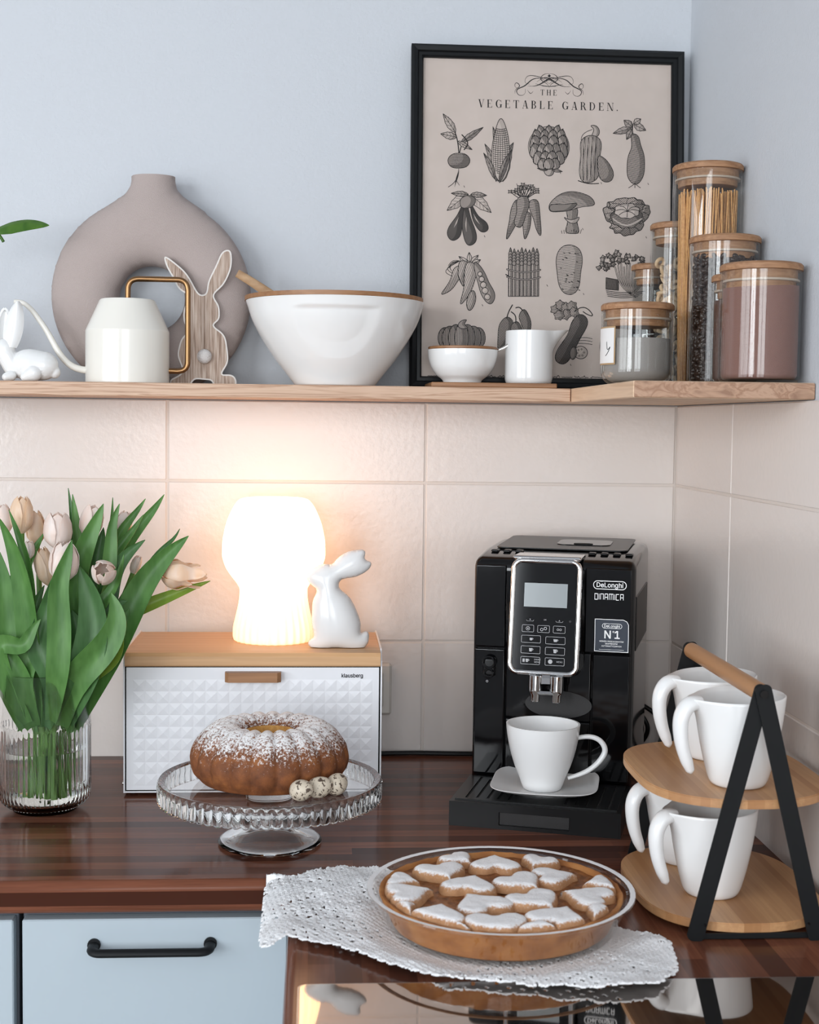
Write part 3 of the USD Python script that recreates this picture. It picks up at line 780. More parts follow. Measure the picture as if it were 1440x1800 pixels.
class Print:
    def __init__(self):
        self.v, self.f, self.c, self.n, self.layer = [], [], [], 0, 0

    def add(self, poly, tone):
        self.layer += 1
        for g in getattr(poly, 'geoms', [poly]):
            if g.geom_type != 'Polygon' or g.area < 0.02:
                continue
            v, f = flatpoly(g)
            z = 0.00508 + 0.0000045 * self.layer
            self.v.append(np.c_[FW + v[:, 0] * UX, PH - FW - v[:, 1] * UY, np.full(len(v), z)])
            self.f.append(f[:, ::-1] + self.n)
            col = INK if tone >= 1 else tuple(np.array(INK) * tone + np.array((0.57, 0.485, 0.43)) * (1 - tone))
            self.c.append(np.tile(col, (len(v), 1)))
            self.n += len(v)

    def line(self, pts, w=0.9, tone=1.0, smooth=True):
        w = w * 1.35
        p = curve(pts, max(8, 5 * len(pts))) if smooth and len(pts) > 2 else np.array(pts, float)
        self.add(LineString(p).buffer(w / 2, quad_segs=2), tone)

    def swash(self, pts, w, tone=1.0, n=40):
        """A pen stroke that swells in the middle."""
        p = curve(pts, n)
        T = np.gradient(p, axis=0)
        T /= np.linalg.norm(T, axis=1, keepdims=True)
        N = np.c_[-T[:, 1], T[:, 0]]
        h = (0.22 + (w / 2 - 0.22) * np.sin(np.linspace(0, PI, n)) ** 2)[:, None]
        self.add(Polygon(np.vstack([p + N * h, (p - N * h)[::-1]])).buffer(0), tone)

    def shape(self, pts, base=0.35, dark=0.7, shade=(0.3, 0.0), hatch=None, outline=0.9, smooth=True, ink=1.0):
        outline *= 1.3
        """A closed engraved form: tone, a darker side, hatching, outline."""
        P = Polygon(curve(pts, 10 * len(pts), True) if smooth else pts).buffer(0)
        base, dark = base * (0.45 + 0.6 * base), min(1.0, dark * 1.02)
        if P.is_empty:
            return P
        x0, y0, x1, y1 = P.bounds
        if base:
            self.add(P, base)
        if dark:
            for k in (0.6, 1.0):
                s = P.difference(affinity.translate(P, -(x1 - x0) * shade[0] * k, -(y1 - y0) * shade[1] * k))
                self.add(s, base + (dark - base) * (0.6 if k == 1.0 else 1.0))
        if hatch:
            ang, gap, wd = hatch
            wd *= 1.35
            c, L = P.centroid, max(x1 - x0, y1 - y0)
            ls = []
            for d in np.arange(-L, L, gap):
                l = LineString([(c.x - L, c.y + d), (c.x - L / 3, c.y + d + gap * .6), (c.x + L / 3, c.y + d + gap * .6), (c.x + L, c.y + d)])
                ls.append(affinity.rotate(l, ang, origin=(c.x, c.y)).buffer(wd / 2, quad_segs=1))
            self.add(union_all(ls).intersection(P), ink)
        if outline:
            self.add(P.boundary.buffer(outline / 2, quad_segs=2), 1.0)
        return P

    def leaf(self, p, q, w, base=0.3, dark=0.6, veins=4, bend=0.0):
        p, q = np.array(p, float), np.array(q, float)
        d = q - p
        n = np.array([-d[1], d[0]]) / np.linalg.norm(d)
        f = lambda a, s: p + d * a + n * (s * w * math.sin(PI * a ** 0.8) + bend * math.sin(PI * a))
        a = np.linspace(0, 1, 9)
        pts = [f(k, 0.5 * (1 + 0.12 * (i % 2))) for i, k in enumerate(a)] + [f(k, -0.5 * (1 + 0.12 * (i % 2))) for i, k in enumerate(a)][-2:0:-1]
        self.shape(pts, base, dark, (0.2, 0.1), None, 0.8, smooth=False)
        self.line([f(0, 0), f(0.5, 0), f(1, 0)], 0.7)
        for k in np.linspace(0.2, 0.8, veins):
            for s in (-0.42, 0.42):
                self.line([f(k - 0.06, 0), f(k + 0.08, s)], 0.5, 0.9, False)

    def finish(self, name, label=None):
        if not self.v:
            return
        v, f = np.vstack(self.v), np.vstack(self.f)
        m = trimesh.Trimesh(v, f, process=False)
        m = pposter(m)
        if m.face_normals[:, 1].mean() > 0:
            m.invert()
        o = obj(name, m, 'poster_ink', paper, smooth=False, label=label)
        UsdGeom.PrimvarsAPI(o).CreatePrimvar('tone', Sdf.ValueTypeNames.Color3fArray, 'faceVarying').Set(Vt.Vec3fArray.FromNumpy(np.vstack(self.c).astype(np.float32)[m.faces.ravel()]))


def ell(cx, cy, rx, ry, n=14, rot=0.0, jag=0.0):
    a = np.linspace(0, 2 * PI, n, endpoint=False)
    k = 1 + jag * np.where(np.arange(n) % 2, 1, -1)
    x, y = rx * np.cos(a) * k, ry * np.sin(a) * k
    return [(cx + u * math.cos(rot) - w * math.sin(rot), cy + u * math.sin(rot) + w * math.cos(rot)) for u, w in zip(x, y)]


def serif(ch):
    """A Didone capital in a unit square cap height: (polygons, advance)."""
    T, h = 0.17, 0.045

    def stem(x, w=T, ser=0.07):
        return [sbox(x, 0, x + w, 1), sbox(x - ser, 0, x + w + ser, h), sbox(x - ser, 1 - h, x + w + ser, 1)]

    def bar(x0, y, x1, tip=None):
        r = [sbox(x0, y, x1, y + h)]
        if tip:
            r.append(Polygon([(x1, y + h if tip > 0 else y), (x1 - 0.09, y + h if tip > 0 else y), (x1 - 0.01, y + tip), (x1, y + tip)]))
        return r

    def bowl(x, y0, y1, w):
        o = affinity.scale(Point(0, 0).buffer(1, quad_segs=12), w, (y1 - y0) / 2)
        i = affinity.scale(Point(0, 0).buffer(1, quad_segs=12), w - T * .9, (y1 - y0) / 2 - h)
        g = affinity.translate(o.difference(i), x, (y0 + y1) / 2)
        return [g.intersection(sbox(x, -1, x + 2, 2))]

    def diag(x0, y0, x1, y1, w):
        return [Polygon([(x0, y0), (x0 + w, y0), (x1 + w, y1), (x1, y1)])]

    if ch == 'T': return stem(0.30) + bar(0, 1 - h, 0.77) + [Polygon([(0, 1), (0, 0.7), (0.02, 0.7), (0.10, 1)]), Polygon([(0.77, 1), (0.77, 0.7), (0.75, 0.7), (0.67, 1)])], 0.85
    if ch == 'H': return stem(0.07) + stem(0.62) + bar(0.2, 0.5, 0.65), 0.93
    if ch == 'E': return stem(0.07) + bar(0.2, 1 - h, 0.66, -0.26) + bar(0.2, 0, 0.70, 0.28) + bar(0.2, 0.49, 0.5) + [sbox(0.48, 0.38, 0.5, 0.64)], 0.80
    if ch == 'V': return diag(0.07, 1, 0.36, 0, T) + diag(0.72, 1, 0.44, 0, h) + [sbox(-0.02, 1 - h, 0.32, 1), sbox(0.60, 1 - h, 0.86, 1)], 0.86
    if ch == 'A': return diag(0.07, 0, 0.36, 1, h) + diag(0.60, 0, 0.34, 1, T) + bar(0.18, 0.3, 0.62) + [sbox(-0.02, 0, 0.22, h), sbox(0.50, 0, 0.86, h)], 0.88
    if ch == 'N': return diag(0.1, 1, 0.66, 0, T) + [sbox(0.10, 0, 0.10 + h, 1), sbox(0.78, 0, 0.78 + h, 1), sbox(-0.02, 0, 0.24, h), sbox(0.68, 1 - h, 0.93, 1), sbox(-0.02, 1 - h, 0.2, 1)], 0.97
    if ch == 'B': return stem(0.07) + bowl(0.3, 0.5, 1.0, 0.33) + bowl(0.3, 0, 0.53, 0.38) + bar(0.2, 1 - h, 0.3) + bar(0.2, 0, 0.3) + bar(0.2, 0.49, 0.3), 0.80
    if ch == 'R': return stem(0.07) + bowl(0.3, 0.48, 1.0, 0.34) + bar(0.2, 1 - h, 0.3) + bar(0.2, 0.48, 0.4) + diag(0.38, 0.5, 0.62, 0, T) + [sbox(0.6, 0, 0.86, h)], 0.88
    if ch == 'D': return stem(0.07) + bowl(0.3, 0, 1.0, 0.5) + bar(0.2, 1 - h, 0.3) + bar(0.2, 0, 0.3), 0.93
    if ch == 'L': return stem(0.07) + bar(0.2, 0, 0.68, 0.3), 0.77
    if ch == 'G':
        o = affinity.translate(affinity.scale(Point(0, 0).buffer(1, quad_segs=14), 0.42, 0.5), 0.45, 0.5)
        i = affinity.translate(affinity.scale(Point(0, 0).buffer(1, quad_segs=14), 0.42 - T, 0.5 - h), 0.47, 0.5)
        return [o.difference(i).difference(sbox(0.55, 0.36, 1, 0.80)), sbox(0.66, 0.05, 0.66 + T, 0.42), sbox(0.54, 0.40, 0.92, 0.40 + h), sbox(0.80, 0.66, 0.83, 0.96)], 0.95
    if ch == '.': return [Point(0.1, 0.08).buffer(0.08)], 0.25
    return [], 0.45


def lettering(P, s, x0, x1, y, cap, stretch=1.0):
    """Sets the words between x0 and x1 with the base line at y."""
    adv = [serif(c)[1] * cap * stretch for c in s]
    gap = (x1 - x0 - sum(adv)) / max(1, len(s) - 1)
    x = x0
    for c, a in zip(s, adv):
        polys = serif(c)[0]
        if polys:
            P.add(affinity.affine_transform(union_all([g.buffer(0) for g in polys]), [cap * stretch, 0, 0, -cap, x, y]), 1.0)
        x += a + gap


# sheet units: photo pixel (x, y) -> (x - 741, y - 101 - 0.0365 (x - 741)) roughly
def S(x, y):
    u = x - 740.0
    return (u, (y - 101 - 16 * u / 435) * 552.0 / (556 - 9 * u / 435))


def SS(*pts):
    return [S(*p) for p in pts]


p = Print()
lettering(p, 'THE', *[S(945, 168)[0], S(974, 168)[0], S(959, 168)[1]], 10, 0.85)
x0, x1, yb = S(836, 188)[0], S(1082, 195)[0], S(960, 192)[1]
lettering(p, 'VEGETABLE GARDEN.', x0, x1, yb, 14, 0.9)
p.finish('printed_title', 'title THE VEGETABLE GARDEN.')
p = Print()
for s in (-1, 1):
    M = lambda *pts: SS(*[(960 + s * a, 149 + (b - 3 if b > 0 and a < 28 else b) + s * a * 0.022) for a, b in pts])
    p.swash(M((0, 2), (14, -10), (30, -8), (45, 4), (57, 12), (53, 19), (43, 17), (42, 8)), 1.9)
    p.swash(M((-22, -4), (-6, -12), (10, -4), (26, 6), (38, 3)), 2.2)
    p.swash(M((-20, 4), (0, -8), (22, -14), (40, -12), (42, -3), (34, 0)), 1.2)
    p.swash(M((0, -19), (10, -17), (15, -10), (4, 2), (0, 8)), 1.4)
    p.swash(M((60, 17), (58, 9), (52, 3), (58, -2), (60, 4), (55, 7)), 1.3)
    p.swash(M((38, 10), (32, 16), (28, 12)), 1.0)
    p.swash(M((-12, 6), (6, 6), (24, 2)), 1.3)
p.add(Polygon(SS((957, 134), (960, 131), (963, 134), (960, 137))), 1)
p.finish('printed_scroll', 'pen flourish above the title')

# turnip
p = Print()
p.line(SS((803, 268), (800, 245), (792, 222), (784, 205)), 1.4)
p.line(SS((804, 268), (810, 250), (820, 240)), 1.2)
p.leaf(S(797, 232), S(775, 199), 12)
p.leaf(S(806, 250), S(845, 223), 10, 0.5, 0.8)
p.leaf(S(799, 240), S(771, 234), 12)
p.leaf(S(800, 247), S(826, 262), 8)
p.line(SS((808, 236), (818, 252), (812, 262)), 1.4)
p.shape(SS((784, 280), (790, 271), (803, 268), (816, 271), (822, 280), (818, 290), (803, 294), (789, 291)), 0.4, 0.8, (0.3, 0.2), (0, 2.0, 0.7))
p.swash(SS((803, 293), (802, 303), (799, 314), (796, 327)), 3.0)
p.line(SS((801, 310), (794, 320), (785, 327)), 0.8)
p.line(SS((799, 316), (804, 324)), 0.6)
p.finish('printed_turnip')
# corn
p = Print()
p.leaf(S(872, 318), S(848, 252), 14, 0.5, 0.85, 6, 4)
p.leaf(S(868, 318), S(862, 222), 16, 0.4, 0.8, 6, 6)
p.leaf(S(880, 318), S(898, 250), 20, 0.45, 0.85, 6, -6)
p.shape(SS((876, 318), (864, 300), (860, 265), (866, 230), (876, 208), (886, 228), (891, 262), (889, 298)), 0.14, 0.35, (0.25, 0))
for k in range(7):
    p.line(SS((864 + k * 3.6, 306 - abs(k - 3) * 3), (862.5 + k * 4.2, 265), (868 + k * 2.4, 226)), 0.6)
for k in range(22):
    y = 226 + k * 3.7
    w = 12 * math.sin(PI * min(0.93, max(0.12, (y - 206) / 112))) + 2
    p.line(SS((876 - w, y - 1), (876, y + 1), (876 + w, y - 1)), 0.7)
p.leaf(S(874, 320), S(895, 262), 10, 0.6, 0.95, 5, -2)
p.leaf(S(866, 314), S(846, 268), 9, 0.55, 0.9, 4, 2)
p.finish('printed_corn')
# artichoke
p = Print()
p.shape(SS((954, 292), (955, 306), (966, 307), (967, 292)), 0.4, 0.8, (0.3, 0))
p.leaf(S(958, 298), S(940, 295), 5, 0.7, 0.9, 2)
p.leaf(S(966, 298), S(984, 301), 5, 0.5, 0.8, 2)
p.shape(ell(*S(960, 258), 36, 36, 16), 0.55, 0.85, (0.25, 0.1), None, 0.6)
for r, (y, n, w, hh) in enumerate([(232, 3, 9, 15), (243, 4, 12, 20), (256, 4, 14, 24), (270, 5, 14, 24), (282, 4, 14, 22), (290, 3, 13, 16)]):
    half = 35 * math.sqrt(max(0.05, 1 - ((y - 258) / 38) ** 2)) - 3
    for k in sorted(range(n), key=lambda k: -abs(k - (n - 1) / 2)):
        u = 2 * (k + 0.5) / n - 1
        cx = 960 + half * u * 0.95
        p.shape(SS((cx - w * .62, y + 4), (cx - w * .66, y - hh * .30), (cx + u * 4, y - hh * .75), (cx + w * .66, y - hh * .30), (cx + w * .62, y + 4), (cx, y + 7)), 0.25, 0.85, (0.4, -0.15), (84, 2.6, 0.5), 1.1)
        p.line(SS((cx + u * 4, y - hh * .72), (cx + u * 5, y - hh * .80)), 1.6, 1, False)
p.finish('printed_artichoke')
# squash pair
p = Print()
p.shape(SS((1036, 240), (1038, 226), (1034, 222), (1041, 221), (1045, 240)), 0.4, 0.8)
p.line(SS((1036, 228), (1026, 232), (1018, 240), (1017, 248)), 0.8)
p.shape(SS((1018, 246), (1028, 239), (1040, 239), (1050, 246), (1052, 262), (1049, 285), (1046, 312), (1034, 320), (1020, 318), (1014, 300), (1016, 270)), 0.2, 0.6, (0.3, 0), (88, 2.4, 0.6))
for k in range(4):
    p.line(SS((1023 + k * 7, 242), (1021 + k * 7, 275), (1021 + k * 6.5, 316)), 0.8)
p.shape(SS((1050, 274), (1056, 277), (1069, 292), (1074, 305), (1070, 317), (1058, 319), (1050, 312), (1047, 300)), 0.3, 0.75, (0.3, 0.1), (70, 2.0, 0.7))
p.line(SS((1012, 317), (1030, 322), (1048, 322)), 1.2)
p.finish('printed_squash')
# sweet potato
p = Print()
p.swash(SS((1110, 240), (1107, 226), (1112, 212)), 2.4)
for a, b, w, d in (((1107, 224), (1092, 212), 12, 0.85), ((1105, 226), (1073, 235), 11, 0.8), ((1110, 220), (1131, 230), 12, 0.7), ((1106, 228), (1097, 246), 10, 0.85), ((1110, 218), (1122, 210), 10, 0.5)):
    p.leaf(S(*a), S(*b), w, d - 0.3, d, 3)
p.shape(SS((1108, 236), (1115, 238), (1121, 252), (1127, 270), (1129, 292), (1124, 315), (1113, 324), (1102, 316), (1098, 296), (1101, 272), (1106, 256)), 0.35, 0.75, (0.28, 0), (8, 2.3, 0.7))
for dx in (-8, 0, 7):
    p.line(SS((1112, 322), (1112 + dx * .6, 326), (1112 + dx * 1.4, 330)), 0.8)
p.finish('printed_sweet_potato')
# aubergines
p = Print()
p.leaf(S(818, 340), S(783, 368), 17, 0.12, 0.35, 5)
p.leaf(S(824, 340), S(860, 372), 18, 0.12, 0.35, 5)
p.leaf(S(820, 340), S(790, 338), 9, 0.5, 0.8)
p.leaf(S(824, 340), S(852, 342), 9, 0.5, 0.8)
p.shape(SS((812, 354), (803, 372), (787, 396), (784, 410), (792, 420), (804, 415), (809, 398), (812, 375)), 0.88, 1.0, (0.3, 0))
p.shape(SS((816, 356), (810, 385), (812, 412), (822, 429), (832, 424), (833, 405), (824, 380)), 0.86, 1.0, (0.3, 0))
p.shape(SS((824, 356), (838, 378), (852, 390), (854, 402), (846, 406), (834, 396), (826, 376)), 0.9, 1.0, (0.3, 0))
for a, b, c in (((795, 398), (799, 390), (803, 380)), ((817, 405), (816, 395), (817, 380)), ((840, 392), (834, 384), (829, 374))):
    p.swash(SS(a, b, c), 2.0, 0.15)
p.shape(SS((806, 350), (812, 344), (822, 342), (832, 348), (828, 360), (818, 364), (808, 362)), 0.6, 0.9)
p.finish('printed_aubergines')
# carrots
p = Print()
rng = np.random.default_rng(5)
for k in range(16):
    a = -PI / 2 + (k - 7.5) * 0.13
    L = 16 + 12 * rng.random()
    e = (917 + L * 1.15 * math.cos(a), 350 + L * math.sin(a))
    p.line(SS((917, 352), ((917 + e[0]) / 2 + 2 * rng.normal(), (350 + e[1]) / 2), e), 1.0)
    p.shape(ell(*S(*e), 3.4, 2.8, 8, 0, 0.35), 0.5, 0.8, (0.3, 0), None, 0.8, False)
for pts in (((905, 350), (912, 362), (908, 384), (897, 404), (887, 418), (888, 405), (892, 384), (896, 362)),
            ((928, 352), (938, 350), (944, 365), (946, 388), (945, 412), (940, 404), (934, 384), (927, 366)),
            ((916, 372), (926, 372), (929, 388), (926, 404), (919, 418), (916, 402), (914, 386)),
            ((908, 346), (922, 345), (926, 358), (920, 378), (908, 398), (902, 394), (904, 372))):
    p.shape(SS(*pts), 0.35, 0.8, (0.32, 0), (4, 2.6, 0.7))
p.finish('printed_carrots')
# mushroom
p = Print()
p.shape(SS((993, 366), (1000, 364), (1010, 366), (1010, 385), (1012, 408), (1002, 409), (992, 407), (994, 385)), 0.25, 0.7, (0.4, 0), (90, 2.0, 0.6))
p.shape(SS((988, 381), (1000, 385), (1014, 381), (1011, 388), (993, 387)), 0.3, 0.6)
p.shape(SS((961, 362), (968, 350), (984, 339), (1002, 336), (1022, 340), (1038, 350), (1041, 357), (1024, 362), (1000, 368), (975, 371), (962, 368)), 0.3, 0.72, (0.15, -0.2), (-8, 2.2, 0.6))
p.shape(SS((962, 363), (985, 358), (1010, 358), (1000, 367), (976, 370), (963, 368)), 0.7, 0.9, (0.2, 0))
for k in range(9):
    p.line(SS((984 + k * 4, 409), (983 + k * 4.4, 404 - (k % 3))), 0.7, 1, False)
p.finish('printed_mushroom')
# cabbage
p = Print()
rng = np.random.default_rng(31)


def ruffle(cx, cy, rx, ry, a0, n=22, amp=0.10):
    a = a0 + np.linspace(0, 2 * PI, n, endpoint=False)
    k = 1 + amp * rng.normal(size=n) * 0.6 + 0.05 * np.where(np.arange(n) % 2, 1, -1)
    return SS(*[(cx + rx * q * math.cos(t), cy + ry * q * math.sin(t)) for t, q in zip(a, k)])


for cx, cy, rx, ry in ((1078, 372, 20, 20), (1120, 372, 19, 20), (1098, 394, 30, 18), (1098, 360, 30, 13)):
    P1 = p.shape(ruffle(cx, cy, rx, ry, 0.3), 0.3, 0.85, (0.2, 0.25), (cx * 7 % 90, 2.6, 0.6), 1.1)
    for k in range(9):
        a = k * 0.7 + cx
        p.line(SS((cx, cy), (cx + 0.5 * rx * math.cos(a), cy + 0.5 * ry * math.sin(a) - 1), (cx + 0.92 * rx * math.cos(a + .1), cy + 0.92 * ry * math.sin(a + .1))), 0.7)
p.shape(ruffle(1098, 380, 28, 20, 0.1, 18, 0.05), 0.55, 0.95, (0.1, -0.3), (10, 2.3, 0.7))
p.shape(ruffle(1098, 370, 22, 13, 0.1, 16, 0.05), 0.12, 0.5, (0.2, -0.2))
for k in range(8):
    a = k * 0.8
    p.line(SS((1099, 371), (1099 + 9 * math.cos(a), 370 + 6 * math.sin(a) - 2), (1099 + 20 * math.cos(a), 370 + 11 * math.sin(a))), 0.8)
p.line(SS((1074, 384), (1096, 395), (1124, 384)), 1.8, 0.15)
p.finish('printed_cabbage')
# pea pods
p = Print()
for a in range(5):
    p.line(SS((806, 456), (794 - 3 * a, 456 + 5 * a), (786 + 3 * a, 464 + 5 * a)), 0.8)
for a, b in (((821, 462), (804, 448)), ((823, 460), (822, 441)), ((825, 460), (838, 446)), ((826, 462), (842, 454))):
    p.leaf(S(*a), S(*b), 8, 0.15, 0.5, 2)
for pts, b in ((((812, 464), (802, 492), (782, 512), (776, 514), (788, 492), (800, 466)), 0.15), (((815, 456), (812, 488), (812, 500), (806, 490), (803, 470), (808, 456)), 0.25),
               (((822, 458), (832, 462), (832, 490), (822, 515), (808, 531), (812, 508), (814, 480)), 0.14), (((830, 508), (834, 520), (822, 542), (818, 530)), 0.3)):
    p.shape(SS(*pts), b, b + 0.4, (0.3, 0), (70, 3.0, 0.5))
p.shape(SS((832, 458), (845, 470), (858, 496), (867, 520), (860, 531), (848, 522), (838, 496), (832, 474)), 0.55, 0.85, (0.2, 0))
for cx, cy, r in ((841, 479, 4), (844, 488, 4.6), (847, 498, 5.2), (850, 508, 5.4), (854, 519, 5)):
    p.shape(ell(*S(cx, cy), r, r, 10), 0.1, 0.35, (0.3, 0.3))
p.finish('printed_pea_pods')
# asparagus
p = Print()
for k in range(8):
    x = 894 + k * 6.6
    p.shape(SS((x - 3.2, 518), (x - 3.4, 470), (x - 3.0, 446), (x - 1.6, 437 + (k % 3) * 2), (x, 433 + (k % 3) * 2), (x + 1.6, 437 + (k % 3) * 2), (x + 3.0, 446), (x + 3.4, 470), (x + 3.2, 518)), 0.15 + 0.1 * (k % 2), 0.85, (0.5, 0), (90, 2.6, 0.5), smooth=False)
    for j in range(4):
        p.shape(SS((x - 3, 446 + j * 5 + k % 2 * 2), (x, 439 + j * 5 + k % 2 * 2), (x + 3, 446 + j * 5 + k % 2 * 2)), 0.6, 0.9, (0.3, 0), None, 0.7)
for y in (473, 486):
    p.line(SS((888, y - 2), (905, y + 2), (925, y + 3), (946, y - 1)), 2.2)
    p.line(SS((888, y - 2), (905, y + 2), (925, y + 3), (946, y - 1)), 0.8, 0.3)
p.line(SS((893, 484), (886, 480)), 1.4, 1, False)
p.finish('printed_asparagus')
# potato
p = Print()
P0 = p.shape(SS((985, 432), (1000, 429), (1014, 436), (1020, 454), (1017, 480), (1014, 502), (1004, 514), (990, 513), (980, 500), (976, 478), (974, 456), (978, 440)), 0.22, 0.6, (0.25, 0.05), (-8, 2.8, 0.5))
rng = np.random.default_rng(9)
for k in range(26):
    x, y = 980 + 34 * rng.random(), 438 + 70 * rng.random()
    p.line(SS((x, y), (x + 2.5, y + 0.8)), 1.0, 1, False)
p.finish('printed_potato')
# celery
p = Print()
rng = np.random.default_rng(3)
p.shape(SS((1062, 486), (1084, 490), (1084, 508), (1062, 506)), 0.8, 0.9, (0.2, 0), (80, 2, 0.6), smooth=False)
for k in range(12):
    p.line(SS((1114 - k * 0.6, 520 - k * .4), (1090 + k * 3, 500), (1078 + k * 5.2, 468 - 3 * (k % 3))), 2.2, 0.95)
    p.line(SS((1114 - k * 0.6, 520 - k * .4), (1090 + k * 3, 500), (1078 + k * 5.2, 468 - 3 * (k % 3))), 0.9, 0.12)
for k in range(34):
    a = rng.random() * PI
    r = 16 + 24 * rng.random()
    x, y = 1090 + 1.25 * r * math.cos(a), 472 - 0.8 * r * math.sin(a)
    p.shape(ell(*S(x, y), 4.6, 3.8, 9, k, 0.25), 0.45 + 0.3 * rng.random(), 0.92, (0.3, 0.2), None, 0.9, False)
for k in range(4):
    p.line(SS((1062 + k, 509 + 3 * k), (1090, 512 + 3 * k), (1130 - 4 * k, 510 + 3 * k)), 0.8)
p.finish('printed_celery')
# pumpkin
p = Print()
for dx, w in ((-29, 12), (29, 12), (-20, 14), (20, 14), (-10, 13), (10, 13), (0, 12)):
    p.shape(ell(*S(810 + dx, 590), w, 26 - abs(dx) * 0.28, 16), 0.3 + abs(dx) * 0.006, 0.85, (0.45, 0), (90, 2.3, 0.6), 1.0)
p.shape(SS((804, 570), (810, 560), (818, 559), (815, 566), (820, 572), (811, 574)), 0.5, 0.85)
p.finish('printed_pumpkin')
# peppers
p = Print()
for pts in (((880, 560), (890, 554), (898, 560), (896, 585), (886, 605), (876, 612), (873, 590)), ((911, 548), (918, 541), (926, 550), (930, 575), (924, 590), (915, 570)), ((898, 566), (906, 562), (912, 568), (908, 600), (900, 606), (896, 585))):
    p.shape(SS(*pts), 0.62, 0.95, (0.3, 0), (60, 2.2, 0.6))
for a, b, c in (((888, 556), (892, 544), (898, 533)), ((904, 564), (902, 550), (896, 545)), ((916, 543), (909, 537), (904, 538))):
    p.line(SS(a, b, c), 1.4)
p.finish('printed_peppers')
# cucumber
p = Print()
for k, (cx, cy) in enumerate([(974, 541), (982, 534), (992, 538), (1002, 535), (1006, 546), (992, 550), (980, 551)]):
    p.shape(ell(*S(cx, cy), 9, 8, 12, k, 0.13), 0.35, 0.75, (0.3, 0.1), (30 * k, 2.3, 0.6), 0.8)
p.line(SS((1006, 545), (1018, 538), (1032, 542), (1038, 552), (1030, 550), (1022, 545)), 1.2)
p.shape(SS((1020, 550), (1028, 556), (1018, 590), (1002, 622), (986, 636), (975, 630), (978, 610), (996, 582), (1004, 560)), 0.72, 0.95, (0.25, 0), (-62, 2.2, 0.7))
p.shape(ell(*S(1018, 616), 12, 11, 14), 0.15, 0.4, (0.3, 0.3))
for k in range(6):
    p.shape(ell(*S(1018 + 6 * math.cos(k), 616 + 6 * math.sin(k)), 1.4, 1.4, 6), 0.6, 0, outline=0.4)
p.shape(SS((1004, 628), (1000, 612), (1006, 606), (1010, 622)), 0.7, 0.9)
for k in range(3):
    p.line(SS((1012, 592 + 4 * k), (1022, 590 + 5 * k), (1038, 592 + 5 * k)), 0.7)
p.shape(ell(*S(1064, 606), 12, 24, 14), 0.5, 0.85, (0.3, 0), (85, 2.3, 0.6))
p.finish('printed_cucumber')
# hand-written line at the foot and small plate numbers
p = Print()
rng = np.random.default_rng(21)
x = 752.0
while x < 1058:
    w = 8 + 22 * rng.random()
    n = max(4, int(w / 1.6))
    xs = np.linspace(x, min(x + w, 1060), n)
    p.line(SS(*[(a, 656 + (a - 752) * 0.012 + 1.6 * (rng.random() - 0.5) - (2.4 if rng.random() < 0.12 else 0)) for a in xs]), 0.9, 0.9, False)
    x += w + 4
for a, b in ((812, 325), (904, 322), (980, 302), (1052, 320), (1135, 322), (848, 412), (1020, 400), (1132, 415), (845, 532), (958, 498), (1022, 513), (1000, 636)):
    p.line(SS((a, b), (a + 1.2, b + 2.5)), 0.9, 0.8, False)
p.finish('printed_caption', 'illegible small handwritten line')
obj('glass_pane', pposter(bx(FW - 0.004, PW - FW + 0.004, FW - 0.004, PH - FW + 0.004, 0.0062, 0.0078, 0.0002)), 'picture_glass', t, smooth=False)


# ================================================================== JARS ON THE RIGHT SHELF
def jar(label, x, y, R, top, disc, base_r=0.006, lidlabel=None):
    """A glass storage jar with a cork-coloured wooden lid: rounded foot, straight wall, plug with a seal."""
    H = top - 0.0088 - SHELF
    t = thing('storage_jar', label, 'jar', (x, y, SHELF), group=None)
    a = np.linspace(-PI / 2, 0, 8)
    out = [(0, 0), (R - base_r - 0.004, 0)] + [(R - base_r + base_r * math.cos(k), base_r + 0.0006 + base_r * math.sin(k)) for k in a] + [(R, H - 0.0008)]
    w = 0.0022
    inn = [(R - w, H - 0.0008), (R - w, base_r + 0.004)] + [(R - w - base_r + base_r * math.cos(k), base_r + 0.004 + base_r * math.sin(k)) for k in a[::-1]] + [(0, 0.004)]
    obj('glass_body', lathe(out + inn, 72), 'jar_glass', t)
    T = 0.0088
    l = obj('lid', lathe([(0, H - 0.0215), (R - 0.0080, H - 0.0215), (R - 0.0070, H - 0.0200), (R - 0.0070, H - 0.0125), (R - 0.0052, H - 0.0115), (R - 0.0052, H - 0.0005), (R + 0.0008, H), (R + 0.0012, H + 0.0015), (R + 0.0012, H + T - 0.003), (R - 0.0005, H + T - 0.0008), (R - 0.003, H + T), (0, H + T)], 72), 'cork_wood', t)
    obj('seal', lathe([(R - 0.0070, H - 0.0135), (R - 0.0028, H - 0.0130), (R - 0.0026, H - 0.0118), (R - 0.0028, H - 0.0106), (R - 0.0070, H - 0.0102)], 60), 'silicone', l)
    return t


def filling(name, label, catg, x, y, R, h, m, mod=None, base_r=0.006, kind=None):
    r = R - 0.0030
    a = np.linspace(-PI / 2, 0, 8)
    o = [(0, 0), (r - base_r, 0)] + [(r - base_r + base_r * math.cos(k), base_r + base_r * math.sin(k)) for k in a] + [(r, h), (r * 0.75, h + 0.001), (0, h + 0.0015)]
    t = thing(name, label, catg, (x, y, SHELF + 0.0048), kind=kind)
    obj('fill', lathe(o, 60, mod), m, t)


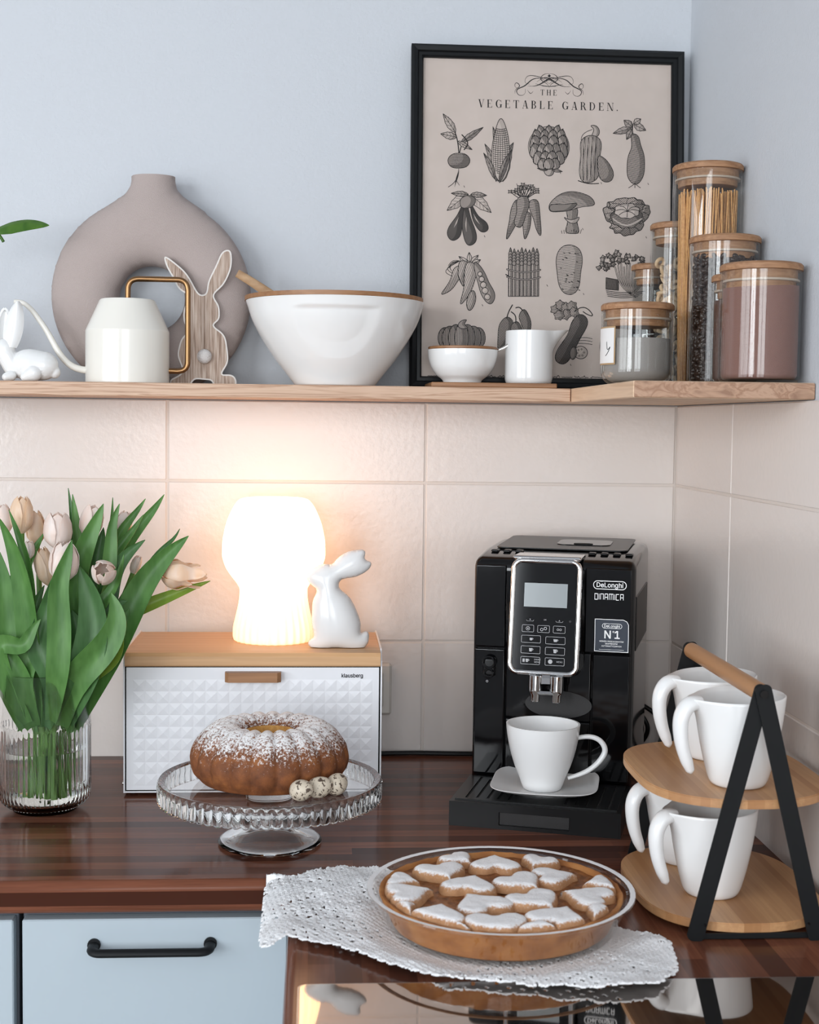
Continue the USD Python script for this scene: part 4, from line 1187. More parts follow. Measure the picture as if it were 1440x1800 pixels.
cocoa_xy, coffee_xy, spag_xy, grey_xy = (-0.0405, -0.5290), (-0.0385, -0.3700), (-0.0365, -0.2740), (-0.1495, -0.3600)
jar('glass jar of reddish cocoa powder nearest the camera at the right', *cocoa_xy, 0.0475, 1.6180, 1.6035)
filling('cocoa_powder', 'reddish brown cocoa powder filling the nearest jar', 'cocoa', *cocoa_xy, 0.0475, 0.1090, 'cocoa', lambda th, R, Z: (R, Z + 0.002 * np.sin(th + 1) * (Z > 0.1)))
jar('glass jar of dark coffee beans behind the cocoa jar', *coffee_xy, 0.0450, 1.6710, 1.6545)
jar('tallest glass jar, holding spaghetti', *spag_xy, 0.0468, 1.7800, 1.7600)
jar('low wide glass jar with a white paper label, half full of grey sugar', *grey_xy, 0.0465, 1.5835, 1.5705, base_r=0.018)
filling('sugar', 'greyish sugar half filling the low wide jar', 'sugar', *grey_xy, 0.0465, 0.0560, 'sugar_grains', base_r=0.016)
jar('slim glass jar of pale round pasta behind the spaghetti jar', -0.0580, -0.1900, 0.0345, 1.7130, 1.7000)
jar('small almost empty glass jar at the back in front of the poster', -0.0735, -0.1180, 0.0290, 1.6630, 1.6510)
jar('small glass jar of dark spice between the cocoa and coffee jars', -0.0440, -0.4475, 0.0310, 1.6140, 1.6040)
filling('ground_spice', 'dark brown ground spice in the small jar behind the cocoa', 'spice', -0.0440, -0.4475, 0.0310, 0.1000, 'spice')
# the paper label, curved to the low jar
lab = thing('paper_label', 'white paper label with a brown border on the low wide jar', 'label', (*grey_xy, SHELF))
th = np.linspace(math.radians(188), math.radians(248), 14)
zz = np.linspace(0.030, 0.083, 5)
for nm, r0, m, t0, t1, z0, z1 in (('border', 0.04690, 'label_border', 166, 221, 0.0265, 0.0755), ('paper', 0.04735, 'paper_white', 168, 219, 0.0285, 0.0735)):
    th, zz = np.radians(np.linspace(t0, t1, 14)), np.linspace(z0, z1, 4)
    obj(nm, sheet(np.array([[(r0 * math.cos(a), r0 * math.sin(a), z) for z in zz] for a in th]), 0.0003), m, lab)
cv = [(200, 0.038), (206, 0.042), (211, 0.049), (207, 0.046), (203, 0.056)]
obj('printed_sketch', tube(curve([(0.0476 * math.cos(math.radians(a)), 0.0476 * math.sin(math.radians(a)), z) for a, z in cv], 24), 0.0004, 6), 'print_black', lab)
# coffee beans: far too many to count
rng = np.random.default_rng(11)
bean = trimesh.creation.icosphere(1, 1.0)
bean.apply_scale([0.0058, 0.0042, 0.0033])
bv, bf = [], []
core = []
for k in range(1500):
    a, z = rng.random() * 2 * PI, 0.004 + 0.158 * rng.random()
    r = 0.0355 + 0.001 * rng.random()
    if k > 1250:
        z, r = 0.160 + 0.004 * rng.random(), 0.034 * math.sqrt(rng.random())
    q = trimesh.transformations.random_rotation_matrix(rng.random(3))
    b = bean.vertices @ q[:3, :3].T
    bv.append(b + [r * math.cos(a), r * math.sin(a), z])
    bf.append(bean.faces + 42 * k)
t = thing('coffee_beans', 'dark roasted coffee beans filling the middle jar', 'coffee beans', (*coffee_xy, SHELF + 0.0055), kind='stuff')
obj('beans', trimesh.Trimesh(np.vstack(bv), np.vstack(bf), process=False), 'coffee', t, smooth=True)
obj('bean_core', moved(trimesh.creation.cylinder(0.034, 0.156, sections=32), 0, 0, 0.081), 'coffee', t)
# spaghetti: a dense bundle
t = thing('spaghetti', 'bundle of dry golden spaghetti standing in the tallest jar', 'pasta', (*spag_xy, SHELF + 0.0050), kind='stuff')
ms = []
for k in range(420):
    r = 0.0400 * math.sqrt(rng.random())
    a = rng.random() * 2 * PI
    r2, a2 = min(0.0415, r * 0.55 + 0.014), a + 0.35 * rng.normal()
    h = 0.252 + 0.012 * rng.random()
    ms.append(tube(np.array([(r2 * math.cos(a2) * .95, r2 * math.sin(a2) * .95, 0), ((r + r2) / 2 * math.cos((a + a2) / 2), (r + r2) / 2 * math.sin((a + a2) / 2), h / 2), (r * math.cos(a), r * math.sin(a), h)]), 0.0011, 5))
obj('strands', cat(*ms), 'pasta', t)
# round pasta
t = thing('dried_pasta', 'pale round dried pasta stacked in the slim jar', 'pasta', (-0.0580, -0.1900, SHELF + 0.0050), kind='stuff')
ms = []
for k in range(90):
    a, z, r = rng.random() * 2 * PI, 0.008 + 0.17 * rng.random(), 0.021 * math.sqrt(0.3 + 0.7 * rng.random())
    s = trimesh.creation.torus(0.0062, 0.0028, 14, 8)
    s.apply_transform(trimesh.transformations.random_rotation_matrix(rng.random(3)))
    ms.append(moved(s, r * math.cos(a), r * math.sin(a), z))
obj('rings', cat(*ms), 'pasta_pale', t, smooth=True)


# ================================================================== ON THE WORKTOP
# bread box
BW, BD, BH = 0.360, 0.190, 0.203
t = thing('bread_box', 'white metal bread box with bamboo top and embossed front', 'bread box', (-0.8325, -0.2335, COUNTER), rotz=0.0)
for x0, x1 in ((0, 0.0022), (BW - 0.0022, BW)):
    pr = Polygon([(0.001, 0.004), (BD, 0.004), (BD, BH + 0.002), (0.02, BH + 0.002), (0.001, BH - 0.012)])
    obj('side_panel', place(prism(pr, x1 - x0), (x0, 0, 0), (0, 1, 0), (0, 0, 1), (1, 0, 0)), 'white_metal', t)
obj('base', bx(0.002, BW - 0.002, 0.001, BD, 0.004, 0.0065, 0.0005), 'white_metal', t)
obj('back_panel', bx(0.002, BW - 0.002, BD - 0.003, BD, 0.006, BH - 0.002, 0.0005), 'white_metal', t)
tp = Polygon([(-0.002, BH - 0.020), (-0.0035, BH - 0.018), (-0.0035, BH - 0.006), (0.0, BH - 0.0012), (0.006, BH), (BD - 0.004, BH), (BD - 0.004, BH - 0.012), (0.004, BH - 0.012), (0.003, BH - 0.020)])
obj('bamboo_top', place(prism(tp, BW - 0.0052), (0.0026, 0, 0), (0, 1, 0), (0, 0, 1), (1, 0, 0)), 'bamboo_x', t, label='bamboo top board')
# embossed front: a grid of low pyramids pressed into the sheet
fx0, fx1, fz0, fz1 = 0.0042, BW - 0.0042, 0.0085, BH - 0.0215
nx, nz, cell = 20, 9, 0.01665
px0, pz0 = 0.0135, 0.0145
xs = [fx0] + [px0 + cell * k / 2 for k in range(2 * nx + 1)] + [fx1]
zs = [fz0] + [pz0 + cell * k / 2 for k in range(2 * nz + 1)] + [fz1]
P = np.zeros((len(xs), len(zs), 3))
for i, x in enumerate(xs):
    for j, z in enumerate(zs):
        hgt = 0.0026 if (i - 1) % 2 == 1 and (j - 1) % 2 == 1 and 0 < i < len(xs) - 1 and 0 < j < len(zs) - 1 else 0
        P[i, j] = (x, -0.0005 - hgt, z)
# four faces to each pyramid
v, f = [], []
grid = {}


def vid(p):
    v.append(p)
    return len(v) - 1


for i in range(nx):
    for j in range(nz):
        a, b, c, d = (px0 + cell * i, pz0 + cell * j), (px0 + cell * (i + 1), pz0 + cell * j), (px0 + cell * (i + 1), pz0 + cell * (j + 1)), (px0 + cell * i, pz0 + cell * (j + 1))
        m = ((a[0] + c[0]) / 2, (a[1] + c[1]) / 2)
        q = [vid((k[0], -0.0006, k[1])) for k in (a, b, c, d)]
        mm = vid((m[0], -0.0015, m[1]))
        f += [[q[0], q[1], mm], [q[1], q[2], mm], [q[2], q[3], mm], [q[3], q[0], mm]]
pyr = trimesh.Trimesh(np.array(v), np.array(f), process=False)
door = obj('front_door', cat(bx(fx0, fx1, -0.0006, 0.0012, fz0, fz1, 0.0004), pyr), 'white_metal', t, smooth=False)
obj('gap', bx(0.0024, BW - 0.0024, 0.0016, 0.0030, 0.0064, BH - 0.0205, 0.0002), 'painted_gap_shade', t, label='dark sheet painting the shade in the gap round the door')  # solid dark sheet, its colour stands for shade in the door gap
hp = Polygon([(0.141, -0.0006), (0.2185, -0.0006), (0.2185, -0.010), (0.2135, -0.0150), (0.146, -0.0150), (0.141, -0.010)])
obj('handle', moved(prism(hp, 0.0135), 0, 0, BH - 0.0405), 'bamboo_brown', door, label='brown wooden grip')
obj('lettering', text('klausberg', 0.0052, (0.3025, -0.0008, BH - 0.0355), (1, 0, 0), (0, 0, 1), bold=True, width=0.030), 'print_black', door, smooth=False, label='black lettering klausberg')
for x in (0.012, BW - 0.012):
    for y in (0.02, BD - 0.02):
        obj('foot', moved(trimesh.creation.cylinder(0.006, 0.0042, sections=20), x, y, 0.0021), 'black_satin', t)
for x, s in ((-0.0012, -1), (BW + 0.0012, 1)):
    b = trimesh.creation.cylinder(0.0028, 0.0024, sections=16)
    b.apply_transform(trimesh.transformations.rotation_matrix(PI / 2, [0, 1, 0]))
    obj('screw', moved(b, x, 0.010, 0.016), 'steel', t)

# lamp
t = thing('table_lamp', 'glowing white fluted glass mushroom lamp standing on the bread box', 'lamp', (-0.6285, -0.1230, COUNTER + BH))
lp = smoothp([(0.0550, 0.0), (0.0572, 0.0020), (0.0585, 0.0080), (0.0580, 0.0180), (0.0550, 0.0330), (0.0512, 0.0500), (0.0490, 0.0660), (0.0488, 0.0750), (0.0530, 0.0840), (0.0625, 0.0970), (0.0705, 0.1110), (0.0742, 0.1270), (0.0738, 0.1430), (0.0712, 0.1600), (0.0672, 0.1760), (0.0620, 0.1900), (0.0570, 0.2000), (0.0500, 0.2075), (0.0410, 0.2100), (0.0200, 0.2106), (0.0, 0.2106)], 110)
obj('glass_shade', lathe(np.vstack([[(0, 0)], lp]), 192, lambda th, R, Z: (R * (1 + 0.022 * np.cos(30 * th) * np.clip((0.205 - Z) / 0.03, 0, 1)), Z)), 'lamp_glass', t, smooth=50)

# ceramic bunny on the bread box
BUN = [(-0.5787, 1.2003), (-0.5779, 1.2046), (-0.5732, 1.2102), (-0.5648, 1.2159), (-0.555, 1.2194), (-0.5423, 1.2203), (-0.539, 1.224), (-0.5312, 1.2317), (-0.52, 1.2377), (-0.5073, 1.24), (-0.498, 1.239), (-0.4963, 1.2356), (-0.4973, 1.2282), (-0.493, 1.2243), (-0.4879, 1.2215), (-0.4879, 1.2178), (-0.4929, 1.2106), (-0.5013, 1.2049), (-0.5126, 1.2006), (-0.5252, 1.1986), (-0.5317, 1.1954), (-0.5336, 1.1877), (-0.5236, 1.177), (-0.5128, 1.1628), (-0.5055, 1.1466), (-0.502, 1.1295), (-0.501, 1.121), (-0.4948, 1.1233), (-0.4905, 1.1201), (-0.4899, 1.1139), (-0.4918, 1.1047), (-0.496, 1.1001), (-0.5356, 1.0992), (-0.5723, 1.0997), (-0.5766, 1.1034), (-0.5747, 1.1103), (-0.5696, 1.1143), (-0.5691, 1.1194), (-0.5717, 1.1336), (-0.5716, 1.1535), (-0.5692, 1.1706), (-0.5656, 1.1825), (-0.5696, 1.187), (-0.5759, 1.1927)]
bp = affinity.translate(Polygon(curve(BUN, 240, True)).buffer(0), 0.5365, -1.0995)
t = thing('ceramic_bunny', 'sitting white ceramic bunny with swept-back ears beside the glowing lamp', 'rabbit figure', (-0.5365, -0.1930, COUNTER + BH))
bm = inflate(bp, 0.0255, 0.030, 0.0017, swell=True)
bm = from_m(to_m(bm).trim_by_plane((0, 1, 0), 0.0010))
obj('body', to_xz(bm, 0), 'ceramic_soft', t, smooth=60)

# cake stand, cake and eggs
CX, CY = -0.6215, -0.4520
t = thing('cake_stand', 'clear glass footed cake stand with a ribbed rim', 'cake stand', (CX, CY, COUNTER))
ztop = 0.0800
foot = smoothp([(0.0610, 0.0), (0.0640, 0.0012), (0.0645, 0.0035), (0.0625, 0.0060), (0.0520, 0.0120), (0.0400, 0.0200), (0.0320, 0.0310), (0.0290, 0.0430), (0.0300, 0.0600), (0.0320, ztop - 0.0065)], 50)
plate = [(0.1230, ztop - 0.0065), (0.1310, ztop - 0.0080), (0.1335, ztop - 0.0230), (0.1365, ztop - 0.0245), (0.1390, ztop - 0.0230), (0.1398, ztop - 0.0080), (0.1390, ztop - 0.0005), (0.1370, ztop + 0.0022), (0.1345, ztop + 0.0018), (0.1300, ztop), (0, ztop)]
under = [(0, 0.030), (0.020, 0.028), (0.030, 0.014), (0.0450, 0.006), (0.0575, 0.0015)]


def beads(th, R, Z):
    k = np.clip((R - 0.1315) / 0.003, 0, 1) * np.clip((ztop + 0.001 - Z) / 0.010, 0, 1)
    c = np.abs(np.cos(36 * th))
    return R - 0.0034 * k * (1 - c), Z - 0.0016 * k * (c - 0.5) * (Z < ztop - 0.02)


obj('foot', lathe(np.vstack([under, foot[:-1], [(0.0315, ztop - 0.0068), (0, ztop - 0.0068)]]), 96), 'vase_glass', t, smooth=40)
obj('plate', lathe([(0, ztop - 0.0065), (0.1290, ztop - 0.0065), (0.1295, ztop - 0.0010), (0.1290, ztop), (0, ztop)], 120), 'dish_glass', t, smooth=40)
obj('ribbed_rim', lathe([(0.1298, ztop - 0.0070), (0.1310, ztop - 0.0090), (0.1335, ztop - 0.0230), (0.1365, ztop - 0.0245), (0.1390, ztop - 0.0230), (0.1398, ztop - 0.0080), (0.1390, ztop - 0.0005), (0.1370, ztop + 0.0022), (0.1345, ztop + 0.0018), (0.1300, ztop), (0.1298, ztop - 0.0070)], 432, beads), 'clear_glass', t, smooth=40)

t = thing('bundt_cake', 'ring-shaped bundt cake dusted with icing sugar on the glass stand', 'cake', (CX - 0.001, CY + 0.003, COUNTER + ztop + 0.0004))
bpf = smoothp([(0.0300, 0.0000), (0.0830, 0.0000), (0.0875, 0.0040), (0.0960, 0.0140), (0.0990, 0.0260), (0.0968, 0.0390), (0.0890, 0.0530), (0.0750, 0.0655), (0.0610, 0.0715), (0.0480, 0.0710), (0.0380, 0.0650), (0.0310, 0.0520), (0.0270, 0.0300), (0.0265, 0.0050), (0.0300, 0.0)], 90)
bpf[0], bpf[-1] = (0.03, 0), (0.03, 0)


def flutes(th, R, Z):
    c = np.abs(np.cos(10 * th + 0.3)) ** 0.7
    k = np.clip(Z / 0.012, 0, 1) * np.clip((R - 0.032) / 0.03, 0, 1)
    n = meshkit.fbm(np.stack([np.cos(th) * R * 90, np.sin(th) * R * 90, Z * 90], -1), 3, 4) - 0.5
    return R - 0.0050 * k * (1 - c) + 0.0012 * n, Z - 0.0050 * (1 - c) * np.clip((Z - 0.03) / 0.03, 0, 1) * np.clip((0.085 - R) / 0.03, 0, 1) + 0.0010 * n * (Z > 0.003)


obj('cake_body', lathe(bpf, 260, flutes), 'bundt_crust', t, smooth=60)
cr = smoothp([(0.0322, 0.0590), (0.0295, 0.0500), (0.0262, 0.0300), (0.0258, 0.0060)], 20)
obj('crumb', lathe(np.vstack([[(0.0330, 0.0595)], cr, [(0.0300, 0.004)]]) - [0.0012, 0], 120), 'crumb', t, smooth=60, label='golden crumb inside the hole')
eggl = ['leftmost speckled quail egg resting on the cake stand', 'middle speckled quail egg of the three on the cake stand', 'rightmost, darkest speckled quail egg on the cake stand']
for (x, y, rz), l in zip([(-0.5815, -0.5540, 25), (-0.5600, -0.5405, 70), (-0.5395, -0.5260, 130)], eggl):
    t = thing('quail_egg', l, 'egg', (x, y, COUNTER + ztop + 0.0128), rotz=rz, group='quail eggs on the cake stand')
    a = np.linspace(-PI / 2, PI / 2, 26)
    g = lathe(np.c_[0.0125 * np.cos(a) * (1 - 0.10 * np.sin(a)), 0.0158 * np.sin(a)], 36)
    g.apply_transform(trimesh.transformations.rotation_matrix(PI / 2 - 0.25, [1, 0, 0]))
    g.apply_transform(trimesh.transformations.rotation_matrix(0.4, [0, 0, 1]))
    obj('shell', g, 'quail_shell', t, smooth=True)

# ------------------------------------------------------------------ coffee machine
ANG = math.degrees(math.atan2(-0.0680, 0.2128))
MX, MY = -0.3904, -0.3844
t = thing('coffee_machine', 'glossy black automatic coffee machine with chrome-framed control panel', 'coffee machine', (MX, MY, COUNTER), rotz=ANG)
W = 0.2234
prof = Polygon([(0.142, 0.004), (0.142, 0.322), (0.1435, 0.331), (0.149, 0.337), (0.158, 0.3405), (0.215, 0.3460), (0.330, 0.3495), (0.372, 0.3480), (0.381, 0.3410), (0.384, 0.330), (0.384, 0.004)])
pts = []
for x, d in ((0, 0.010), (0.0014, 0.005), (0.0045, 0.0018), (0.010, 0)):
    for s in (x, W - x):
        pts += [(s, a, b) for a, b in prof.buffer(-d).exterior.coords]
obj('body', trimesh.convex.convex_hull(np.array(pts)), 'black_gloss', t, smooth=30)
front = [(0.0035, 0.0468, 0.2152, 0.3300), (0.0035, 0.0468, 0.0360, 0.2128), (0.0484, 0.1664, 0.1180, 0.2128), (0.0484, 0.1664, 0.0360, 0.1166), (0.1680, 0.2195, 0.0360, 0.2116), (0.1560, 0.2195, 0.2136, 0.3300)]
for x0, x1, z0, z1 in front:
    obj('front_panel', rounded(x0, x1, 0.1385, 0.150, z0, z1, 0.0022, 10), 'black_gloss', t, smooth=40)
# control panel: a tongue that leans out at the foot
sl = math.atan2(0.024, 0.157)
pex, pey = (1, 0, 0), (0, math.sin(sl), math.cos(sl))
pn = np.cross(pex, pey)
PO = np.array([0.0555, 0.1035, 0.1845])      # lower left corner of the panel plane


def panel(m, h=0.0):
    return place(m, PO + pn * h, pex, pey)


pw_, ph_ = 0.0985, 0.158
obj('panel_housing', panel(prism(rrect(0.0008, 0.0008, pw_ - 0.0008, ph_ - 0.001, 0.013), 0.034), -0.036), 'black_satin', t)
obj('panel_glass', panel(prism(rrect(0.004, 0.004, pw_ - 0.004, ph_ - 0.003, 0.010), 0.002), -0.001), 'black_gloss', t, smooth=False)
rim = rrect(0, 0, pw_, ph_ + 0.001, 0.014).difference(rrect(0.0078, 0.0080, pw_ - 0.0078, ph_ - 0.0035, 0.009))
ringp = np.array(rrect(0.0038, 0.0040, pw_ - 0.0038, ph_ - 0.0020, 0.0118, 12).exterior.coords)[:-1]
rn = []
for r0, h0 in [(-0.0038, -0.002), (-0.0036, 0.0010), (-0.0026, 0.0026), (-0.0010, 0.0034), (0.0010, 0.0034), (0.0026, 0.0026), (0.0036, 0.0012), (0.0038, -0.002)]:
    q = Polygon(ringp)
    cc = np.array(q.centroid.coords[0])
    d_ = np.roll(ringp, -1, 0) - np.roll(ringp, 1, 0)
    nn_ = np.c_[d_[:, 1], -d_[:, 0]] / np.linalg.norm(d_, axis=1, keepdims=True)
    nn_ *= np.sign(np.sum(nn_ * (ringp - cc), 1, keepdims=True))
    rn.append(np.c_[ringp - nn_ * r0, np.full(len(ringp), h0)])
rn = np.array(rn)
rn = np.concatenate([rn, rn[:, :1]], 1)
a_, b_ = rn.shape[:2]
i_, j_ = np.meshgrid(np.arange(a_ - 1), np.arange(b_ - 1), indexing='ij')
k_ = (i_ * b_ + j_).ravel()
fm = tm(rn.reshape(-1, 3), np.stack([k_, k_ + 1, k_ + b_ + 1, k_ + b_], 1))
fm.merge_vertices(digits_vertex=6)
if fm.face_normals[:, 2].mean() < 0:
    fm.invert()
obj('chrome_frame', panel(fm, -0.0005), 'chrome', t, smooth=70, label='chrome frame round the panel')
obj('panel_cap', rounded(0.0575, 0.1520, 0.126, 0.176, 0.3395, 0.3455, 0.0028, 10), 'chrome', t)
pa = [c for c in t.GetChildren() if c.GetName() == 'panel_glass'][0]


def loc2(x, z):
    """Panel coordinates of a point of the panel given in the machine's x and z."""
    return (x - PO[0], (z - PO[2]) / math.cos(sl))


dx0, dz1 = loc2(0.0755, 0.3088)
dx1, dz0 = loc2(0.1346, 0.2766)
obj('display', panel(prism(sbox(dx0, dz0, dx1, dz1), 0.0004), 0.0010), 'screen', pa, smooth=False, label='grey display')
btn = [(0.0742, 0.2425, 0.0906, 0.2523), (0.0955, 0.2425, 0.1122, 0.2523), (0.1169, 0.2425, 0.1335, 0.2523),
       (0.0739, 0.2282, 0.1006, 0.2383), (0.1072, 0.2276, 0.1340, 0.2377), (0.0739, 0.2138, 0.1006, 0.2240), (0.1072, 0.2133, 0.1340, 0.2236), (0.0741, 0.1993, 0.1005, 0.2097), (0.1074, 0.1991, 0.1340, 0.2096)]


def cup_icon(cx, cz, w, h):
    c = Polygon([(cx - w / 2, cz + h / 2), (cx + w / 2, cz + h / 2), (cx + w * .34, cz - h / 2), (cx - w * .34, cz - h / 2)])
    hd = Point(cx + w * .5, cz + h * .12).buffer(h * .3).difference(Point(cx + w * .5, cz + h * .12).buffer(h * .16))
    return c.union(hd)


for k, (x0, z0, x1, z1) in enumerate(btn):
    (a, b), (c, d) = loc2(x0, z0), loc2(x1, z1)
    o = rrect(a, b, c, d, 0.0014, 4)
    g = o.difference(o.buffer(-0.00055))
    cx, cz = (a + c) / 2, (b + d) / 2
    if k == 0:
        g = g.union(Point(cx, cz).buffer(0.0028).difference(Point(cx, cz).buffer(0.0021))).union(Point(cx, cz).buffer(0.0010))
    elif k in (1, 2):
        s = 0.0022 if k == 1 else 0.0016
        for q in (-1, 1):
            pnt = Point(cx + q * s * 1.1, cz + (0.0008 * q if k == 1 else 0))
            g = g.union(pnt.buffer(s).difference(pnt.buffer(s * .62)))
    elif k in (3, 4, 5, 6):
        g = g.union(cup_icon(cx, cz, (0.0042, 0.0058, 0.0046, 0.0050)[k - 3], (0.0034, 0.0036, 0.0046, 0.0050)[k - 3]))
    elif k == 7:
        g = g.union(cup_icon(cx - 0.0045, cz, 0.0040, 0.0044)).union(sbox(cx - 0.0105, cz - 0.0022, cx - 0.0075, cz + 0.0022))
    else:
        g = g.union(Point(cx - 0.0060, cz).buffer(0.0030))
    obj('touch_button', panel(prism(g, 0.0002), 0.0010), 'print_grey', pa, smooth=False)
lab = []
for s, x, z in (('DRINK', 0.0925, 0.2052), ('MENU', 0.0925, 0.2018), ('MENU', 0.1230, 0.2034)):
    a, b = loc2(x, z)
    lab.append(panel(moved(meshkit.text_mesh(s, 0.0021, 0.0002), a, b, 0), 0.0010))
a, b = loc2(0.1055, 0.2588)
lab.append(panel(moved(meshkit.text_mesh('OK', 0.0020, 0.0002), a - 0.002, b, 0), 0.0010))
for x, s in ((0.0850, -1), (0.1250, 1)):
    a, b = loc2(x, 0.2595)
    lab.append(panel(prism(Polygon([(a - .001, b - s * .0008), (a + .001, b - s * .0008), (a, b + s * .001)]), 0.0002), 0.0010))
    lab.append(panel(prism(LineString([(a - 0.005, b - 0.0006), (a - 0.004, b - 0.0022), (a + 0.004, b - 0.0022), (a + 0.005, b - 0.0006)]).buffer(0.0002), 0.0002), 0.0010))
obj('panel_print', cat(*lab), 'print_grey', pa, smooth=False)
obj('sensor', panel(moved(trimesh.creation.cylinder(0.0016, 0.0006, sections=16), *loc2(0.1395, 0.2590), 0.001)), 'black_matte', pa)
FX, FZ = (1, 0, 0), (0, 0, 1)
lo = rrect(0.1669, 0.3018, 0.2124, 0.3140, 0.0060)
lo = lo.difference(lo.buffer(-0.0012))
obj('logo', cat(place(prism(lo, 0.0002), (0, 0.1384, 0), FX, FZ), text("D\u0113Longhi" if False else 'DeLonghi', 0.0062, (0.1897, 0.1384, 0.3050), FX, FZ, 0.0002, True, True, 0.0362),
    place(prism(sbox(0.1765, 0.31245, 0.1800, 0.31310), 0.0002), (0, 0.1384, 0), FX, FZ)), 'print_white', t, smooth=False, label='white DeLonghi oval logo')
# DINAMICA in thin upright strokes
st = []
gl = {'D': [[(0, 0), (0, 1), (.62, 1), (.62, 0), (0, 0)]], 'I': [[(0, 0), (0, 1)]], 'N': [[(0, 0), (0, 1), (.62, 1), (.62, 0)]], 'A': [[(0, 0), (0, 1), (.62, 1), (.62, 0)], [(0, .42), (.62, .42)]],
      'M': [[(0, 0), (0, 1), (.9, 1), (.9, 0)], [(.45, 0), (.45, 1)]], 'C': [[(.6, 1), (0, 1), (0, 0), (.6, 0)]]}
x = 0.0
for ch in 'DINAMICA':
    for l in gl[ch]:
        st.append(LineString([(x + a, b) for a, b in l]).buffer(0.075, cap_style=2, join_style=1))
    x += {'I': 0.0, 'M': 0.9}.get(ch, 0.62) + 0.34
dn = affinity.scale(union_all(st), 0.0386 / (x - 0.34), 0.0078, origin=(0, 0))
obj('lettering', place(prism(dn, 0.0002), (0.1695, 0.1384, 0.2880), FX, FZ), 'print_white', t, smooth=False, label='lettering DINAMICA')
sk = Polygon([(0.1702, 0.2165), (0.2166, 0.2165), (0.2166, 0.2545), (0.2140, 0.2592), (0.2090, 0.2615), (0.1702, 0.2615)])
stk = obj('sticker', place(prism(sk, 0.0003), (0, 0.1384, 0), FX, FZ), 'sticker_blue', t, smooth=False, label='dark blue advertising sticker')
so = sk.difference(sk.buffer(-0.0010))
l2 = rrect(0.1803, 0.2486, 0.2074, 0.2556, 0.0034)
l2 = l2.difference(l2.buffer(-0.0007))
obj('sticker_print', cat(place(prism(so, 0.0002), (0, 0.1381, 0), FX, FZ), place(prism(l2, 0.0002), (0, 0.1381, 0), FX, FZ), text('DeLonghi', 0.0036, (0.1938, 0.1381, 0.2503), FX, FZ, 0.0002, True, True, 0.0215),
    text('N', 0.0104, (0.1880, 0.1381, 0.2352), FX, FZ, 0.0002, True, True), text('1', 0.0104, (0.2010, 0.1381, 0.2352), FX, FZ, 0.0002, True, True),
    place(prism(Point(0.1958, 0.2443).buffer(0.0013).difference(Point(0.1958, 0.2443).buffer(0.0007)), 0.0002), (0, 0.1381, 0), FX, FZ),
    text('W\u015aR\u00d3D PRODUCENT\u00d3W', 0.0019, (0.1934, 0.1381, 0.2300), FX, FZ, 0.0002, True, True, 0.0330), text('EKSPRES\u00d3W', 0.0019, (0.1934, 0.1381, 0.2268), FX, FZ, 0.0002, True, True, 0.0170), text('AUTOMATYCZNYCH', 0.0019, (0.1934, 0.1381, 0.2236), FX, FZ, 0.0002, True, True, 0.0270),
    place(prism(sbox(0.1765, 0.2195, 0.2105, 0.2199), 0.0002), (0, 0.1381, 0), FX, FZ)), 'print_white', stk, smooth=False)
# spouts
spt = obj('coffee_spout', cat(bx(0.0930, 0.1270, 0.098, 0.122, 0.172, 0.186, 0.003), bx(0.094, 0.126, 0.0935, 0.112, 0.1605, 0.1655, 0.002)), 'chrome', t)
for x in (0.0955, 0.1245):
    obj('nozzle', moved(lathe([(0, 0.150), (0.0058, 0.150), (0.0064, 0.151), (0.0068, 0.160), (0.0088, 0.163), (0.0092, 0.166), (0.0092, 0.186), (0, 0.186)], 28), x, 0.101, 0), 'chrome', spt)
obj('matt_oval', place(prism(affinity.scale(Point(0, 0).buffer(1, quad_segs=20), 0.046, 0.0190), 0.0010), (0.1225, 0.1388, 0.1400), FX, FZ), 'black_matte', t, label='matt oval on the front under the spouts')  # matt oval standing slightly proud of the front
kn = obj('steam_connector', rounded(0.0165, 0.0345, 0.132, 0.142, 0.1745, 0.2010, 0.004, 10), 'black_satin', t)
for z, r in ((0.1945, 0.0078), (0.1795, 0.0058)):
    obj('socket_ring', place(trimesh.creation.torus(r, 0.0019, 28, 10), (0.0255, 0.1318, z), FX, FZ), 'black_gloss', kn)
obj('marking', place(prism(Point(0.0222, 0.1668).buffer(0.0016).difference(Point(0.0222, 0.1668).buffer(0.0010)), 0.0002), (0, 0.1384, 0), FX, FZ), 'print_grey', t)
# drip tray with slotted plate
tray = m3.Manifold.cube((W, 0.140, 0.0325)) - m3.Manifold.cube((0.092, 0.004, 0.017)).translate((0.066, -0.001, 0.005))
obj('drip_tray', from_m(tray), 'black_satin', t, smooth=False)
obj('tray_recess', bx(0.0665, 0.1575, 0.0022, 0.0035, 0.0055, 0.0215, 0.0003), 'black_matte', t)
gr = m3.Manifold.cube((W - 0.012, 0.126, 0.0022)).translate((0.006, 0.008, 0.0322))
for x in (0.020, 0.034, 0.048, 0.062, 0.076, 0.150, 0.164, 0.178, 0.192, 0.206):
    gr -= m3.Manifold.cube((0.0034, 0.098 if x not in (0.020, 0.206) else 0.112, 0.02)).translate((x - 0.0017, 0.018 if x not in (0.020, 0.206) else 0.014, 0.02))
obj('drip_grille', from_m(gr), 'black_satin', t, smooth=False)
obj('tray_slot_shade', bx(0.016, W - 0.012, 0.012, 0.130, 0.0324, 0.0329, 0.0001), 'painted_gap_shade', t)  # thin dark sheet painting the shade below the grille slots
